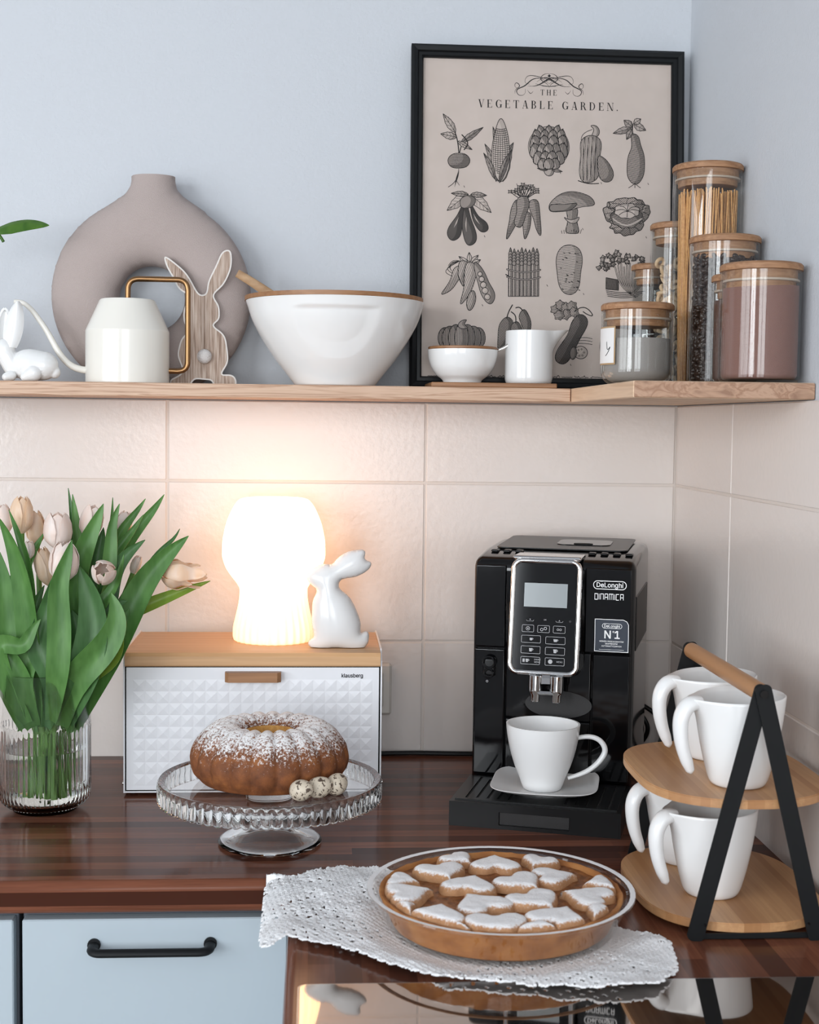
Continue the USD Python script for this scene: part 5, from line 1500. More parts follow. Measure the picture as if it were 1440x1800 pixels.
# top: lid, bean hatch, vents
tilt = math.atan2(0.0035, 0.115)
top_m = prism(rrect(0.018, 0.214, 0.205, 0.372, 0.012), 0.0016)
obj('top_lid', place(top_m, (0, -0.00, 0.3405), (1, 0, 0), (0, math.cos(tilt), math.sin(tilt))), 'black_satin', t)
hatch = rrect(0.098, 0.262, 0.176, 0.328, 0.014)
obj('bean_hatch', place(prism(hatch, 0.0012), (0, 0, 0.3420), (1, 0, 0), (0, math.cos(tilt), math.sin(tilt))), 'black_gloss', t)
obj('hatch_grip', place(prism(affinity.scale(Point(0.137, 0.272).buffer(1, quad_segs=10), 0.014, 0.006), 0.0010), (0, 0, 0.3430), (1, 0, 0), (0, math.cos(tilt), math.sin(tilt))), 'painted_gap_shade', t)  # dark oval painting the shade of the grip hollow
for k in range(12):
    if 3 <= k <= 7:
        continue
    x = 0.016 + k * 0.0172
    obj('vent_rib', bx(x, x + 0.0105, 0.186, 0.204, 0.3436, 0.3468, 0.0012), 'black_satin', t)
obj('side_trim', rounded(W - 0.001, W + 0.0012, 0.165, 0.360, 0.215, 0.290, 0.001, 8), 'black_satin', t)

# saucer and cup on the tray
th_ = math.radians(ANG)
SX, SY, SZ = -0.2570, -0.3440, COUNTER + 0.0346


def squircle(half, n=96, p=4.2):
    a = np.linspace(0, 2 * PI, n, endpoint=False)
    return a, half * (np.abs(np.cos(a)) ** p + np.abs(np.sin(a)) ** p) ** (-1 / p)


t = thing('saucer', 'white ceramic saucer with rounded square shape on the drip tray', 'saucer', (SX, SY, SZ), rotz=ANG + 4)


def sq(th, R, Z):
    k = np.clip((R - 0.026) / 0.02, 0, 1)
    s = (np.abs(np.cos(th)) ** 4.4 + np.abs(np.sin(th)) ** 4.4) ** (-1 / 4.4)
    lift = np.clip((R - 0.045) / 0.028, 0, 1) * 0.0012 * (np.sin(2 * th) ** 2)
    return R * (1 + (s - 1) * k), Z + lift


obj('dish', lathe([(0, 0.0012), (0.030, 0.0012), (0.032, 0.0), (0.035, 0.0), (0.0365, 0.0028), (0.055, 0.0058), (0.0695, 0.0108), (0.0712, 0.0122), (0.0700, 0.0132), (0.055, 0.0086), (0.036, 0.0056), (0.028, 0.0052), (0, 0.0052)], 128, sq), 'ceramic_soft', t, smooth=50)
t = thing('coffee_cup', 'white tapered coffee cup on the saucer under the machine spouts', 'cup', (SX - 0.0060, SY - 0.0100, SZ + 0.0052), rotz=0)
outer = smoothp([(0.0220, 0), (0.0248, 0.0008), (0.0262, 0.0030), (0.0305, 0.0150), (0.0378, 0.0330), (0.0440, 0.0540), (0.0478, 0.0740), (0.0492, 0.0880)], 50)
inner = outer[::-1] - np.c_[np.full(len(outer), 0.0026), np.zeros(len(outer))]
inner[:, 1] = np.maximum(inner[:, 1], 0.004)
obj('bowl', lathe(np.vstack([[(0, 0.0008)], outer, inner, [(0, 0.004)]]), 96), 'ceramic_soft', t)
hp = curve([(0.0440, 0, 0.0690), (0.0600, 0, 0.0715), (0.0755, 0, 0.0665), (0.0825, 0, 0.0540), (0.0765, 0, 0.0400), (0.0600, 0, 0.0255), (0.0340, 0, 0.0150)], 46)
hm = tube(hp, np.r_[np.linspace(0.0036, 0.0050, 23), np.linspace(0.0050, 0.0032, 23)], 16, 0.8, side=(0, 1, 0))
obj('handle', moved(hm, rz=-0.12), 'ceramic_soft', t, smooth=60)

# ------------------------------------------------------------------ two-tier rack and its mugs
t = thing('tiered_rack', 'two-tier bamboo and black metal rack at the right wall', 'rack', (-0.1145, -0.665, COUNTER), rotz=0)
AH = 0.2625


def tier_board(z0, z1):
    a = np.linspace(0, 2 * PI, 120, endpoint=False)
    hw, hl, p = 0.1000, 0.1340, 2.7
    r = (np.abs(np.cos(a) / hw) ** 2.3 + np.abs(np.sin(a) / hl) ** 3.6) ** (-1 / 2.9)
    q = np.c_[hw * np.sign(np.cos(a)) * np.abs(np.cos(a)) ** 0.95, hl * np.sign(np.sin(a)) * np.abs(np.sin(a)) ** 0.60]
    P = Polygon(q).buffer(0).intersection(sbox(-0.2, -0.1335, 0.2, 0.1335))
    m = prism(P.buffer(-0.001), z1 - z0)
    m2 = moved(prism(P, z1 - z0 - 0.002), 0, 0, 0.001)
    return moved(from_m(m3.Manifold.batch_boolean([to_m(m), to_m(m2)], m3.OpType.Add)), 0, 0, z0)


obj('board', tier_board(0.0070, 0.0165), 'bamboo_y', t, smooth=30)
obj('board', tier_board(0.1355, 0.1450), 'bamboo_y', t, smooth=30)
for y, s in ((-0.1365, -1), (0.1365, 1)):
    for x, q in ((-0.0640, 0), (0.0640, 1)):
        d = np.array([x, 0, -AH + 0.004])
        L = np.linalg.norm(d)
        d /= L
        pol = rrect(-0.0088, -0.006, 0.0088, L, 0.0060)
        yy = y + s * (0.0012 if q else -0.0012)
        obj('strap', place(prism(pol, 0.0022), (0, yy - 0.0011, AH - 0.004), np.cross((0, 1, 0), d) * -1, d, (0, 1, 0)), 'black_metal', t, smooth=20)
    for z in (0.0050,):
        hw = 0.064 * (AH - z) / AH
        obj('cross_bar', bx(-hw, hw, y - s * 0.004 - 0.0016, y - s * 0.004 + 0.0016, z - 0.004, z + 0.0018, 0.0005), 'black_metal', t)
    b = trimesh.creation.cylinder(0.0042, 0.003, sections=20)
    b.apply_transform(trimesh.transformations.rotation_matrix(PI / 2, [1, 0, 0]))
    obj('screw', moved(b, 0, y + s * 0.0035, AH - 0.007), 'black_gloss', t)
    for x in (-0.058, 0.058):
        b = trimesh.creation.cylinder(0.0014, 0.0018, sections=12)
        b.apply_transform(trimesh.transformations.rotation_matrix(PI / 2, [1, 0, 0]))
        obj('rivet', moved(b, x * 0.93, y + s * 0.0030, 0.018), 'black_gloss', t)
hb = lathe([(0, -0.133), (0.0085, -0.133), (0.0095, -0.131), (0.0095, 0.131), (0.0085, 0.133), (0, 0.133)], 28)
hb.apply_transform(trimesh.transformations.rotation_matrix(PI / 2, [1, 0, 0]))
obj('carry_bar', moved(hb, 0, 0, AH - 0.007), 'bamboo_y', t, label='round wooden carrying bar')


def mug(name, label, loc, rot):
    """A tapering mug whose handle runs out of the rim and hangs down like a drip."""
    t = thing(name, label, 'mug', loc, rotz=rot, group='white mugs on the rack')
    o = smoothp([(0.0240, 0), (0.0275, 0.0010), (0.0305, 0.0050), (0.0335, 0.0140), (0.0395, 0.0380), (0.0440, 0.0620), (0.0470, 0.0840), (0.0480, 0.0950)], 46)
    i = o[::-1] - np.c_[np.full(len(o), 0.0030), np.zeros(len(o))]
    i[:, 1] = np.maximum(i[:, 1], 0.004)
    i[0] = (o[-1, 0] - 0.0012, o[-1, 1] + 0.0010)

    def rim(th, R, Z):
        a = np.abs((th) % (2 * PI) - PI)
        k = np.exp(-(a / 0.42) ** 2) * np.clip((Z - 0.062) / 0.033, 0, 1) ** 2
        return R + 0.013 * k, Z + 0.0015 * k + 0.002 * np.cos(th) * np.clip(Z / 0.095, 0, 1)
    obj('bowl', lathe(np.vstack([[(0, 0.0008)], o, i, [(0, 0.004)]]), 110, rim), 'ceramic_soft', t, smooth=55)
    p = curve([(-0.0480, 0, 0.0895), (-0.0590, 0, 0.0890), (-0.0680, 0, 0.0790), (-0.0700, 0, 0.0600), (-0.0660, 0, 0.0400), (-0.0590, 0, 0.0220), (-0.0560, 0, 0.0150)], 50)
    r = np.interp(np.linspace(0, 1, 50), [0, 0.12, 0.3, 0.6, 0.85, 0.96, 1], [0.0095, 0.0105, 0.0100, 0.0090, 0.0078, 0.0056, 0.002])
    obj('handle', tube(p, r, 20, 0.78, side=(0, 1, 0)), 'ceramic_soft', t, smooth=70)
    return t


Z1, Z2 = COUNTER + 0.1450, COUNTER + 0.0165
mug('mug', 'front white mug on the upper board of the rack', (-0.1165, -0.7330, Z1), 14)
mug('mug', 'rear white mug on the upper board of the rack', (-0.1090, -0.6130, Z1), 14)
mug('mug', 'front white mug on the lower board of the rack', (-0.1330, -0.7020, Z2), 16)
mug('mug', 'rear white mug on the lower board of the rack', (-0.1330, -0.5900, Z2), 16)

# ------------------------------------------------------------------ crocheted doily
DO = [(-0.613, -0.6), (-0.614, -0.679), (-0.613, -0.797), (-0.596, -0.776), (-0.579, -0.788), (-0.561, -0.799), (-0.539, -0.809), (-0.517, -0.831), (-0.49, -0.86), (-0.464, -0.879), (-0.439, -0.897), (-0.408, -0.905), (-0.382, -0.913), (-0.356, -0.919), (-0.33, -0.924), (-0.305, -0.929), (-0.278, -0.926), (-0.252, -0.922), (-0.238, -0.902), (-0.225, -0.884), (-0.22, -0.853), (-0.215, -0.816), (-0.227, -0.805), (-0.241, -0.792), (-0.30, -0.72), (-0.40, -0.64), (-0.495, -0.579), (-0.535, -0.582), (-0.568, -0.595), (-0.587, -0.608)]
dp = Polygon(DO).buffer(0)
# scalloped border
L = dp.exterior.length
dp = union_all([dp.buffer(-0.004)] + [dp.exterior.interpolate(k * 0.0125).buffer(0.0085) for k in range(int(L / 0.0125))])
st = 0.0017
x0, y0, x1, y1 = dp.bounds
gx, gy = np.arange(x0 - st, x1 + 2 * st, st), np.arange(y0 - st, y1 + 2 * st, st)
GX, GY = np.meshgrid(gx, gy, indexing='ij')
cx_, cy_ = (GX[:-1, :-1] + GX[1:, 1:]) / 2, (GY[:-1, :-1] + GY[1:, 1:]) / 2
on = contains_xy(dp, cx_.ravel(), cy_.ravel()).reshape(cx_.shape)
ca, sa = math.cos(-0.6), math.sin(-0.6)


def stitches(X, Y):
    """Rows of crochet: returns (hole test, thread relief)."""
    u, w = X * ca - Y * sa, X * sa + Y * ca
    row = np.floor(w / 0.0125)
    uu = u + 0.0062 * (row % 2)
    du, dw = (uu / 0.0115) % 1 - 0.5, (w / 0.0125) % 1 - 0.5
    solid = (meshkit.noise(np.stack([np.floor(u / 0.05), np.floor(w / 0.0375), 0 * u], -1), 8) > 0.60)
    hole = ((np.abs(du) < 0.19) & (np.abs(dw) < 0.22)) & ~solid
    rel = 0.0013 * np.cos(2 * PI * u / 0.0058 + 3 * np.sin(2 * PI * w / 0.0125)) * np.cos(2 * PI * w / 0.0062)
    return hole, rel


rings = np.hypot((cx_ + 0.555), (cy_ + 0.695))
hole, _ = stitches(cx_, cy_)
ang = np.arctan2(cy_ + 0.695, cx_ + 0.555)
hole |= (np.abs((rings / 0.011) % 1 - 0.5) < 0.17) & (np.abs((ang * np.floor(rings / 0.011 + 1) * 6 / (2 * PI)) % 1 - 0.5) < 0.2) & (rings < 0.045)
on &= ~hole
_, rel = stitches(GX, GY)
und = 0.0085 * (meshkit.fbm(np.stack([GX * 22, GY * 22, 0 * GX], -1), 3, 2))
hem = np.array([dp.exterior.distance(Point(a, b)) for a, b in zip(GX.ravel()[::1], GY.ravel()[::1])]).reshape(GX.shape) if False else None
flat_ = np.clip((np.hypot((GX + 0.372) / 1.0, (GY + 0.757)) - 0.118) / 0.03, 0, 1)
base_z = COUNTER + 0.0014 + flat_ * und
off = np.clip(-0.594 - GX, 0, None) * (GY < -0.6)
base_z = base_z - 9.0 * off ** 2 - 0.10 * off
over_hob = np.clip((-0.898 - GY) / 0.004, 0, 1) * 0.0036
base_z = np.where(GX > -0.594, np.maximum(base_z, COUNTER + 0.0012) + over_hob, base_z)
zt = base_z + 0.0016 + rel
idx = np.arange(GX.size).reshape(GX.shape)
a, b, c, d = idx[:-1, :-1][on], idx[1:, :-1][on], idx[1:, 1:][on], idx[:-1, 1:][on]
q = np.stack([a, b, c, d], 1)
N = GX.size
pad = np.pad(on, 1)
sides = []
for (di, dj), (p0, p1) in {(0, -1): (idx[:-1, :-1], idx[1:, :-1]), (1, 0): (idx[1:, :-1], idx[1:, 1:]), (0, 1): (idx[1:, 1:], idx[:-1, 1:]), (-1, 0): (idx[:-1, 1:], idx[:-1, :-1])}.items():
    e = on & ~pad[1 + di:pad.shape[0] - 1 + di, 1 + dj:pad.shape[1] - 1 + dj]
    sides.append(np.stack([p1[e], p0[e], p0[e] + N, p1[e] + N], 1))
v = np.vstack([np.stack([GX, GY, zt], -1).reshape(-1, 3), np.stack([GX, GY, base_z], -1).reshape(-1, 3)])
dm = tm(v, np.vstack([q, q[:, ::-1] + N] + sides))
dm.remove_unreferenced_vertices()
t = thing('crochet_doily', 'white crocheted lace doily spread under the heart pie', 'doily')
obj('lace', dm, 'lace', t, smooth=70)

# ------------------------------------------------------------------ pie in its glass dish
PX, PY, PZ = -0.3725, -0.7570, COUNTER + 0.0042
t = thing('pie_dish', 'round clear glass pie dish lying on the white doily', 'baking dish', (PX, PY, PZ))
out = [(0, 0), (0.1130, 0), (0.1165, 0.0012), (0.1190, 0.0040), (0.1320, 0.0335), (0.1375, 0.0365), (0.1392, 0.0380), (0.1385, 0.0395), (0.1340, 0.0390)]
inn = [(0.1300, 0.0375), (0.1165, 0.0062), (0.1130, 0.0040), (0, 0.0040)]
obj('glass', lathe(out + inn, 180, lambda th, R, Z: (R * (1 + 0.0012 * np.cos(70 * th) * np.clip((Z - 0.031) / 0.004, 0, 1)), Z)), 'dish_glass', t, smooth=40)
rd = lathe([(0.1340, 0.0393), (0.1386, 0.0396), (0.1388, 0.0400), (0.1340, 0.0398), (0.1334, 0.0394), (0.1340, 0.0393)], 180, lambda th, R, Z: (R * (1 + 0.0012 * np.cos(70 * th)), Z))
obj('sugar_rim', rd, 'rim_dust', t, smooth=40, label='icing sugar dusted on the dish rim')
pie = thing('heart_pie', 'golden pie topped with sugar-dusted heart cookies in the glass dish', 'pie', (PX, PY, PZ + 0.0044))
obj('crust', lathe([(0, 0), (0.1120, 0), (0.1145, 0.0020), (0.1272, 0.0305), (0.1262, 0.0320), (0.1225, 0.0310), (0.1200, 0.0255), (0, 0.0255)], 150, lambda th, R, Z: (R - 0.0012 * (meshkit.fbm(np.stack([8 * np.cos(th), 8 * np.sin(th), Z * 60], -1), 3, 1)), Z + 0.0028 * (Z > 0.028) * (meshkit.fbm(np.stack([14 * np.cos(th), 14 * np.sin(th), 0 * Z], -1), 2, 6) - 0.3))), 'pie_crust', pie, smooth=50)
n_ = 60
r_, a_ = np.linspace(0, 0.1225, 40), np.linspace(0, 2 * PI, 140)
R_, A_ = np.meshgrid(r_, a_, indexing='ij')
Zf = 0.0262 + 0.0035 * (meshkit.fbm(np.stack([R_ * np.cos(A_) * 70, R_ * np.sin(A_) * 70, 0 * R_], -1), 3, 3) - 0.4)
obj('filling', sheet(np.stack([R_ * np.cos(A_), R_ * np.sin(A_), Zf], -1), 0.003), 'pie_filling', pie, smooth=60)
HE = [(-0.43, -0.702, 270, 15), (-0.368, -0.678, 270, 175), (-0.408, -0.660, 200, 40), (-0.318, -0.671, 200, -30), (-0.312, -0.722, 250, 100), (-0.262, -0.745, 200, -80), (-0.404, -0.747, 280, 160), (-0.350, -0.739, 270, 35), (-0.472, -0.772, 270, 110), (-0.475, -0.728, 190, 70), (-0.398, -0.805, 300, -155), (-0.343, -0.795, 290, 30), (-0.285, -0.786, 280, -120), (-0.482, -0.814, 180, 120), (-0.446, -0.836, 285, 165), (-0.390, -0.858, 305, 0), (-0.328, -0.846, 300, 150), (-0.279, -0.832, 190, -40), (-0.434, -0.868, 190, 80), (-0.350, -0.872, 190, 170)]
hs = np.linspace(0, 2 * PI, 60, endpoint=False)
hx, hy = 16 * np.sin(hs) ** 3, 13 * np.cos(hs) - 5 * np.cos(2 * hs) - 2 * np.cos(3 * hs) - np.cos(4 * hs)
disc_ = Point(0, 0).buffer(0.1215, quad_segs=24)
rng = np.random.default_rng(17)
for x, y, w, rot in HE:
    s = w / 300 * 0.0665 / 34
    hp = affinity.translate(affinity.rotate(Polygon(np.c_[hx, hy] * s).buffer(0.004).buffer(-0.002), rot, origin=(0, 0)), x - PX, y - PY).intersection(disc_)
    m = inflate(hp, 0.0108, 0.0100, 0.0022, 2.3, flat_back=True)
    vv = m.vertices
    nn = meshkit.fbm(np.c_[vv[:, :2] * 160, np.full(len(vv), x * 50)], 3, 5) - 0.45
    vv[:, 2] = np.where(vv[:, 2] > 0.001, vv[:, 2] + 0.0014 * nn, vv[:, 2]) + 0.0268 + 0.0015 * rng.random()
    m.vertices = vv
    obj('heart_cookie', m, 'heart_crust', pie, smooth=70)

# ------------------------------------------------------------------ vase and tulips
VX, VY = -0.9285, -0.2930
t = thing('glass_vase', 'clear ribbed glass vase half full of water at the left edge', 'vase', (VX, VY, COUNTER))
VH = 0.1880
o = [(0, 0), (0.0400, 0), (0.0420, 0.0008), (0.0428, 0.0040)] + [tuple(k) for k in smoothp([(0.0440, 0.0060), (0.0520, 0.0085), (0.0580, 0.0150), (0.0604, 0.0240), (0.0608, 0.0400), (0.0608, 0.1150), (0.0608, 0.1210), (0.0608, 0.1600), (0.0606, VH)], 60)]
i = [(0.0598, VH + 0.0008), (0.0588, VH)] + [tuple(k) for k in smoothp([(0.0586, 0.1600), (0.0584, 0.0400), (0.0578, 0.0250), (0.0540, 0.0165), (0.0440, 0.0120), (0.0, 0.0105)], 30)]


def vribs(th, R, Z):
    k = (R > 0.0595) * np.clip((0.1175 - Z) / 0.002, 0, 1) + (R > 0.0435) * (R <= 0.0595) * (Z < 0.03) * 0.7 * (Z > 0.0055)
    return R - 0.0013 * np.clip(k, 0, 1) * (1 - np.abs(np.cos(26 * th))), Z


obj('glass_body', lathe(o + i, 416, vribs), 'vase_glass', t, smooth=40)
wt = thing('vase_water', 'clear water in the ribbed glass vase', 'water', (VX, VY, COUNTER + 0.0118))
obj('water_body', lathe([(0, 0), (0.0440, 0.0016), (0.0532, 0.0055), (0.0572, 0.0140), (0.0578, 0.0300), (0.0579, 0.0735), (0.0568, 0.0728), (0, 0.0728)], 96), 'water', wt, smooth=40)

LEAVES = [([(-0.876, -0.345, 1.088), (-0.846, -0.352, 1.122), (-0.826, -0.345, 1.162), (-0.834, -0.335, 1.198)], 0.032), ([(-0.864, -0.32, 1.092), (-0.838, -0.325, 1.110), (-0.820, -0.33, 1.146)], 0.026), ([(-0.9419, -0.33, 1.1386), (-0.9479, -0.3367, 1.2066), (-0.9615, -0.3433, 1.264), (-0.9751, -0.35, 1.2974)], 0.0248), ([(-0.8997, -0.355, 1.0974), (-0.8975, -0.355, 1.1641), (-0.8964, -0.355, 1.2129), (-0.8887, -0.355, 1.2402), (-0.8809, -0.355, 1.269)], 0.0254), ([(-0.8938, -0.27, 1.1908), (-0.8922, -0.2667, 1.2435), (-0.8967, -0.2633, 1.2942), (-0.9021, -0.26, 1.331)], 0.0102), ([(-0.8866, -0.27, 1.2601), (-0.89, -0.2675, 1.2843), (-0.8957, -0.265, 1.3231)], 0.0133), ([(-0.883, -0.31, 1.2177), (-0.8731, -0.31, 1.2517), (-0.8603, -0.31, 1.2817), (-0.8475, -0.31, 1.3132)], 0.0241), ([(-0.8412, -0.3, 1.2349), (-0.8397, -0.2967, 1.2607), (-0.8372, -0.2933, 1.2866), (-0.8293, -0.29, 1.3122)], 0.0171), ([(-0.845, -0.26, 1.2759), (-0.8437, -0.2575, 1.2962), (-0.8432, -0.255, 1.3186)], 0.007), ([(-0.8424, -0.25, 1.2505), (-0.8246, -0.2467, 1.2833), (-0.8107, -0.2433, 1.3017), (-0.801, -0.24, 1.3165)], 0.0135), ([(-0.8355, -0.27, 1.2462), (-0.8181, -0.265, 1.2704), (-0.8016, -0.26, 1.2957)], 0.0133), ([(-0.8262, -0.25, 1.2526), (-0.8044, -0.245, 1.2833), (-0.7867, -0.24, 1.3059), (-0.776, -0.235, 1.3222)], 0.0161), ([(-0.8433, -0.3, 1.1866), (-0.8318, -0.2967, 1.2266), (-0.8164, -0.2933, 1.2465), (-0.7953, -0.29, 1.2641)], 0.0252), ([(-0.8155, -0.3, 1.1685), (-0.7985, -0.2933, 1.2021), (-0.7713, -0.2867, 1.238), (-0.7385, -0.28, 1.2689)], 0.0323), ([(-0.7702, -0.26, 1.2539), (-0.7595, -0.255, 1.2648), (-0.7533, -0.25, 1.2762)], 0.0093), ([(-0.8172, -0.28, 1.1637), (-0.7909, -0.2733, 1.1752), (-0.7511, -0.2667, 1.1909), (-0.7107, -0.26, 1.2056)], 0.0173), ([(-0.8142, -0.28, 1.1658), (-0.8112, -0.28, 1.1474), (-0.8162, -0.28, 1.128)], 0.0106), ([(-0.8658, -0.345, 1.1035), (-0.8565, -0.3417, 1.1524), (-0.8608, -0.3383, 1.1914), (-0.8748, -0.335, 1.2323)], 0.0354), ([(-0.8659, -0.32, 1.1091), (-0.8409, -0.3167, 1.1327), (-0.8216, -0.3133, 1.1583), (-0.8138, -0.31, 1.1739)], 0.0249), ([(-0.8474, -0.325, 1.1579), (-0.8368, -0.3175, 1.1769), (-0.8162, -0.31, 1.184)], 0.0298), ([(-0.8476, -0.33, 1.1825), (-0.8314, -0.3275, 1.206), (-0.819, -0.325, 1.2475)], 0.0169), ([(-0.915, -0.34, 1.0967), (-0.9281, -0.3367, 1.1218), (-0.9218, -0.3333, 1.1609), (-0.9096, -0.33, 1.2188)], 0.0227), ([(-0.9609, -0.35, 1.1318), (-0.9478, -0.3483, 1.1296), (-0.9347, -0.3467, 1.1471), (-0.923, -0.345, 1.1645)], 0.0216), ([(-0.946, -0.29, 1.1445), (-0.9409, -0.285, 1.1742), (-0.9309, -0.28, 1.201)], 0.0213), ([(-0.9485, -0.3, 1.2343), (-0.9386, -0.295, 1.2539), (-0.929, -0.29, 1.2726)], 0.0151), ([(-0.9443, -0.33, 1.2374), (-0.9556, -0.33, 1.2766), (-0.9664, -0.33, 1.3055)], 0.0109), ([(-0.9733, -0.32, 1.0991), (-0.972, -0.32, 1.1588), (-0.9765, -0.32, 1.2085), (-0.984, -0.32, 1.2559)], 0.0269), ([(-0.9536, -0.34, 1.0947), (-0.965, -0.34, 1.1164), (-0.9802, -0.34, 1.146)], 0.0197), ([(-0.9489, -0.335, 1.0948), (-0.9396, -0.3325, 1.1132), (-0.9264, -0.33, 1.1406)], 0.0297), ([(-0.8877, -0.33, 1.0959), (-0.8787, -0.325, 1.1299), (-0.8873, -0.32, 1.173)], 0.0278), ([(-0.8735, -0.31, 1.0984), (-0.8585, -0.305, 1.1106), (-0.8489, -0.3, 1.1361)], 0.017), ([(-0.8754, -0.285, 1.1744), (-0.8621, -0.28, 1.2247), (-0.8528, -0.275, 1.2791)], 0.0284), ([(-0.9679, -0.29, 1.1242), (-0.9756, -0.285, 1.1639), (-0.9744, -0.28, 1.216)], 0.0253), ([(-0.9028, -0.3, 1.1057), (-0.8936, -0.295, 1.1555), (-0.8943, -0.29, 1.2013)], 0.0262)]
HEADS = [(-0.956, -0.3, 1.2972, 0.0494, 0.0302, 0), (-0.9444, -0.27, 1.278, 0.0461, 0.0266, -5), (-0.9063, -0.315, 1.2777, 0.048, 0.037, 0), (-0.8951, -0.335, 1.2381, 0.0534, 0.0386, 5), (-0.9279, -0.29, 1.2274, 0.0527, 0.0263, -15), (-0.8672, -0.285, 1.2878, 0.0447, 0.0305, 14), (-0.8416, -0.35, 1.2263, 0.0343, 0.0314, 0), (-0.7499, -0.27, 1.215, 0.0543, 0.042, 93), (-0.9873, -0.26, 1.2892, 0.0391, 0.0206, -10), (-0.8319, -0.23, 1.282, 0.0335, 0.023, 15), (-0.813, -0.25, 1.2259, 0.0269, 0.0135, 20), (-0.9464, -0.3, 1.2503, 0.0242, 0.0141, 0)]
TL = ['upright peach tulip high at the left of the bouquet', 'yellow-peach tulip just behind the upright one at the left', 'pale pink-white upright tulip left of the bouquet centre', 'large pale pink tulip half covered by a bright green leaf', 'orange-tinted tulip half hidden low behind the large pale pink one', 'pale tulip behind a broad leaf at the top centre of the bouquet', 'small round tulip bud facing the camera', 'open peach tulip leaning far right towards the lamp', 'pale tulip cut by the left edge of the picture', 'faint pink tulip among the back leaves at the upper right', 'narrow tulip bud mostly hidden behind the leaves at the right', 'small whitish tulip tucked behind the left leaves']
COL = ['petal_peach', 'petal_peach', 'petal_pink', 'petal_pink', 'petal_peach', 'petal_pink', 'petal_pink', 'petal_peach', 'petal_pink', 'petal_pink', 'petal_pink', 'petal_pink']
OWN = [7, 10, 0, 3, 2, 2, 5, 10, 5, 9, 9, 9, 10, 7, 7, 7, 7, 3, 10, 6, 6, 3, 0, 4, 1, 0, 8, 8, 4, 6, 7, 5, 11, 2]
LM = ['tulip_leaf', 'tulip_leaf_lime', 'tulip_leaf', 'tulip_leaf', 'tulip_leaf_dark', 'tulip_leaf', 'tulip_leaf', 'tulip_leaf', 'tulip_leaf', 'tulip_leaf', 'tulip_leaf', 'tulip_leaf', 'tulip_leaf_dark', 'tulip_leaf', 'tulip_leaf_dark', 'tulip_leaf_lime', 'tulip_leaf_lime', 'tulip_leaf_dark', 'tulip_leaf', 'tulip_leaf_dark', 'tulip_leaf', 'tulip_leaf_dark', 'tulip_leaf', 'tulip_leaf_dark', 'tulip_leaf', 'tulip_leaf', 'tulip_leaf', 'tulip_leaf', 'tulip_leaf', 'tulip_leaf_dark', 'tulip_leaf', 'tulip_leaf_dark', 'tulip_leaf_dark', 'tulip_leaf_dark']
rng = np.random.default_rng(4)


def petals(h, w, inner, opened, narrow=1.0):
    """One petal of a tulip cup standing on the origin, as a grid (m, n, 3)."""
    n, m = 18, 11
    P = np.zeros((m, n, 3))
    for j, a in enumerate(np.linspace(0, 1, n)):
        rad = w / 2 * (0.18 + 0.82 * math.sin(PI * min(1, (a + 0.02)) ** 0.72) ** 0.75) if a < 0.98 else w / 2 * 0.3
        rad = w / 2 * np.interp(a, [0, 0.10, 0.25, 0.45, 0.7, 0.9, 1.0], [0.12, 0.55, 0.9, 1.0, 0.93 - 0.2 * (opened > 0.2), 0.66 + opened * 0.6, 0.46 + opened * 1.4]) * (0.90 if inner else 1.0)
        half = narrow * 0.95 * np.interp(a, [0, 0.15, 0.5, 0.8, 0.95, 1.0], [0.5, 0.85, 1.0, 0.82, 0.42, 0.06])
        for i, s in enumerate(np.linspace(-1, 1, m)):
            f = s * half
            rr = rad * (1 - 0.05 * math.cos(s * PI) * a)
            P[i, j] = (rr * math.cos(f), rr * math.sin(f), h * a * (1 - 0.02 * s * s) - (0.02 * h if inner else 0))
    return P


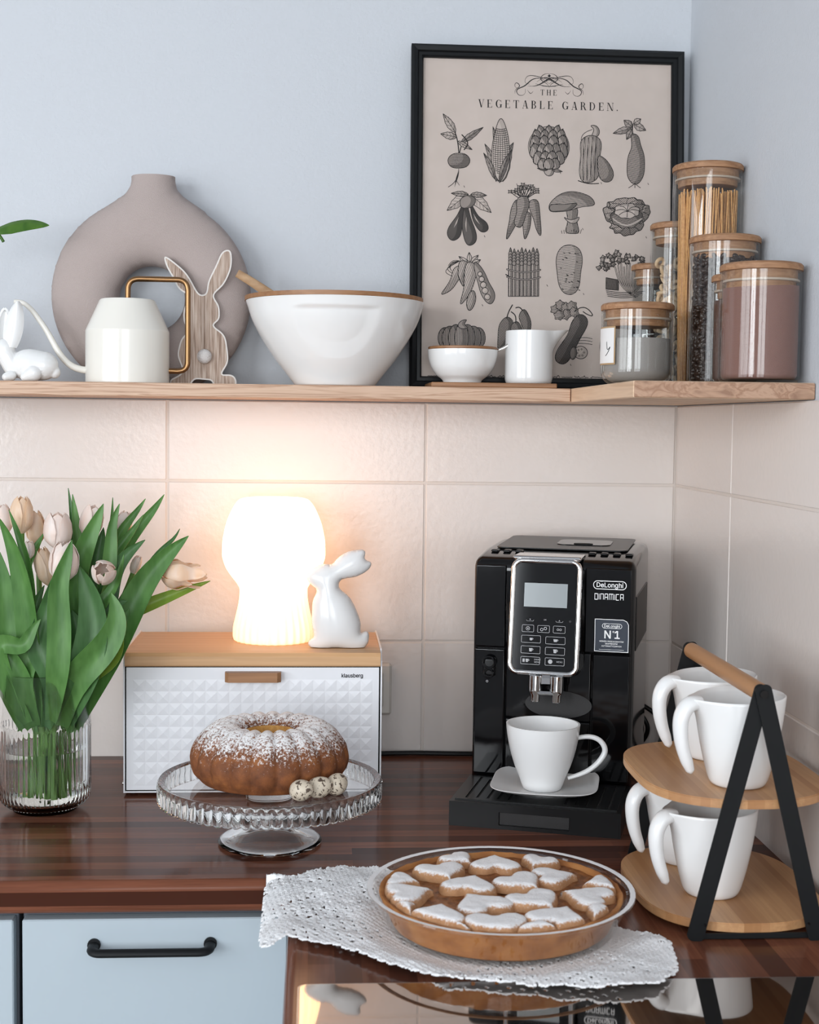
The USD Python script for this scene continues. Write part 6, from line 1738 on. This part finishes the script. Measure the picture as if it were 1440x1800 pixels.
tulips = []
for k, (cx, cy, cz, h, w, tl) in enumerate(HEADS):
    ax = np.array([math.sin(math.radians(tl)), 0.0, math.cos(math.radians(tl))])
    if k == 6:
        ax = np.array([0.02, -0.93, 0.30])
    ax /= np.linalg.norm(ax)
    e1 = np.cross([0, 1, 0], ax)
    if np.linalg.norm(e1) < 0.2:
        e1 = np.cross([0, 0, 1], ax)
    e1 /= np.linalg.norm(e1)
    e2 = np.cross(ax, e1)
    c = np.array([cx, cy, cz])
    hh = h * (1.3 if k == 6 else 1.0)
    b = c - ax * hh / 2
    t = thing('tulip', TL[k], 'tulip', b, group='tulips in the ribbed vase')
    foot = np.array([VX + 0.050 * (rng.random() - 0.5), VY + 0.050 * (rng.random() - 0.5), COUNTER + 0.018])
    mouth = np.array([VX + np.clip((cx - VX) * 0.45, -0.045, 0.045), VY + np.clip((cy - VY) * 0.45, -0.04, 0.035), COUNTER + 0.175])
    pth = curve([foot, (foot + mouth) / 2 + [0, 0, 0.005], mouth, mouth * 0.35 + (b - ax * 0.035) * 0.65, b - ax * 0.012, b + ax * 0.002], 44) - b
    obj('stem', tube(pth, np.linspace(0.0052, 0.0034, 44), 12), 'tulip_stem', t, smooth=60)
    op = 0.24 if k == 7 else 0.05 * (k % 3)
    ph0 = rng.random() * 2
    for s in range(6):
        P = petals(hh, w, s % 2 == 1, op, 0.62 if k == 7 else 1.0)
        a = ph0 + s * PI / 3
        ca_, sa_ = math.cos(a), math.sin(a)
        X, Y, Z = P[..., 0] * ca_ - P[..., 1] * sa_, P[..., 0] * sa_ + P[..., 1] * ca_, P[..., 2]
        if k == 7:
            Z = Z * (1 + 0.20 * math.sin(2.1 * s))
        Q = X[..., None] * e1 + Y[..., None] * e2 + Z[..., None] * ax
        obj('petal', sheet(Q, 0.0009), COL[k], t, smooth=70)
    tulips.append((t, b))
for k, (pts, wd) in enumerate(LEAVES):
    t, b = tulips[OWN[k]]
    p0 = np.array(pts[0])
    root = np.array([VX + np.clip((p0[0] - VX) * 0.50, -0.036, 0.036), VY + np.clip((p0[1] - VY) * 0.5, -0.036, 0.036), COUNTER + 0.108 + 0.02 * rng.random()])
    high = p0[2] >= COUNTER + 0.30
    pts = [root] + ([root * 0.45 + p0 * 0.55 + np.array([0, 0.006, 0.01])] if high else []) + [np.array(q) for q in pts]
    N = np.array([0.35 * (rng.random() - 0.5), -1, 0.25 * (rng.random() - 0.3)])
    m = ribbon(np.array(pts) - b, wd * 1.22, 34, 9, N, 0.34, (rng.random() - 0.5) * 0.9, th=0.0008, base=0.28 if high else 0.50, peak=0.62 if high else 0.45)
    obj('leaf', m, LM[k], t, smooth=70)
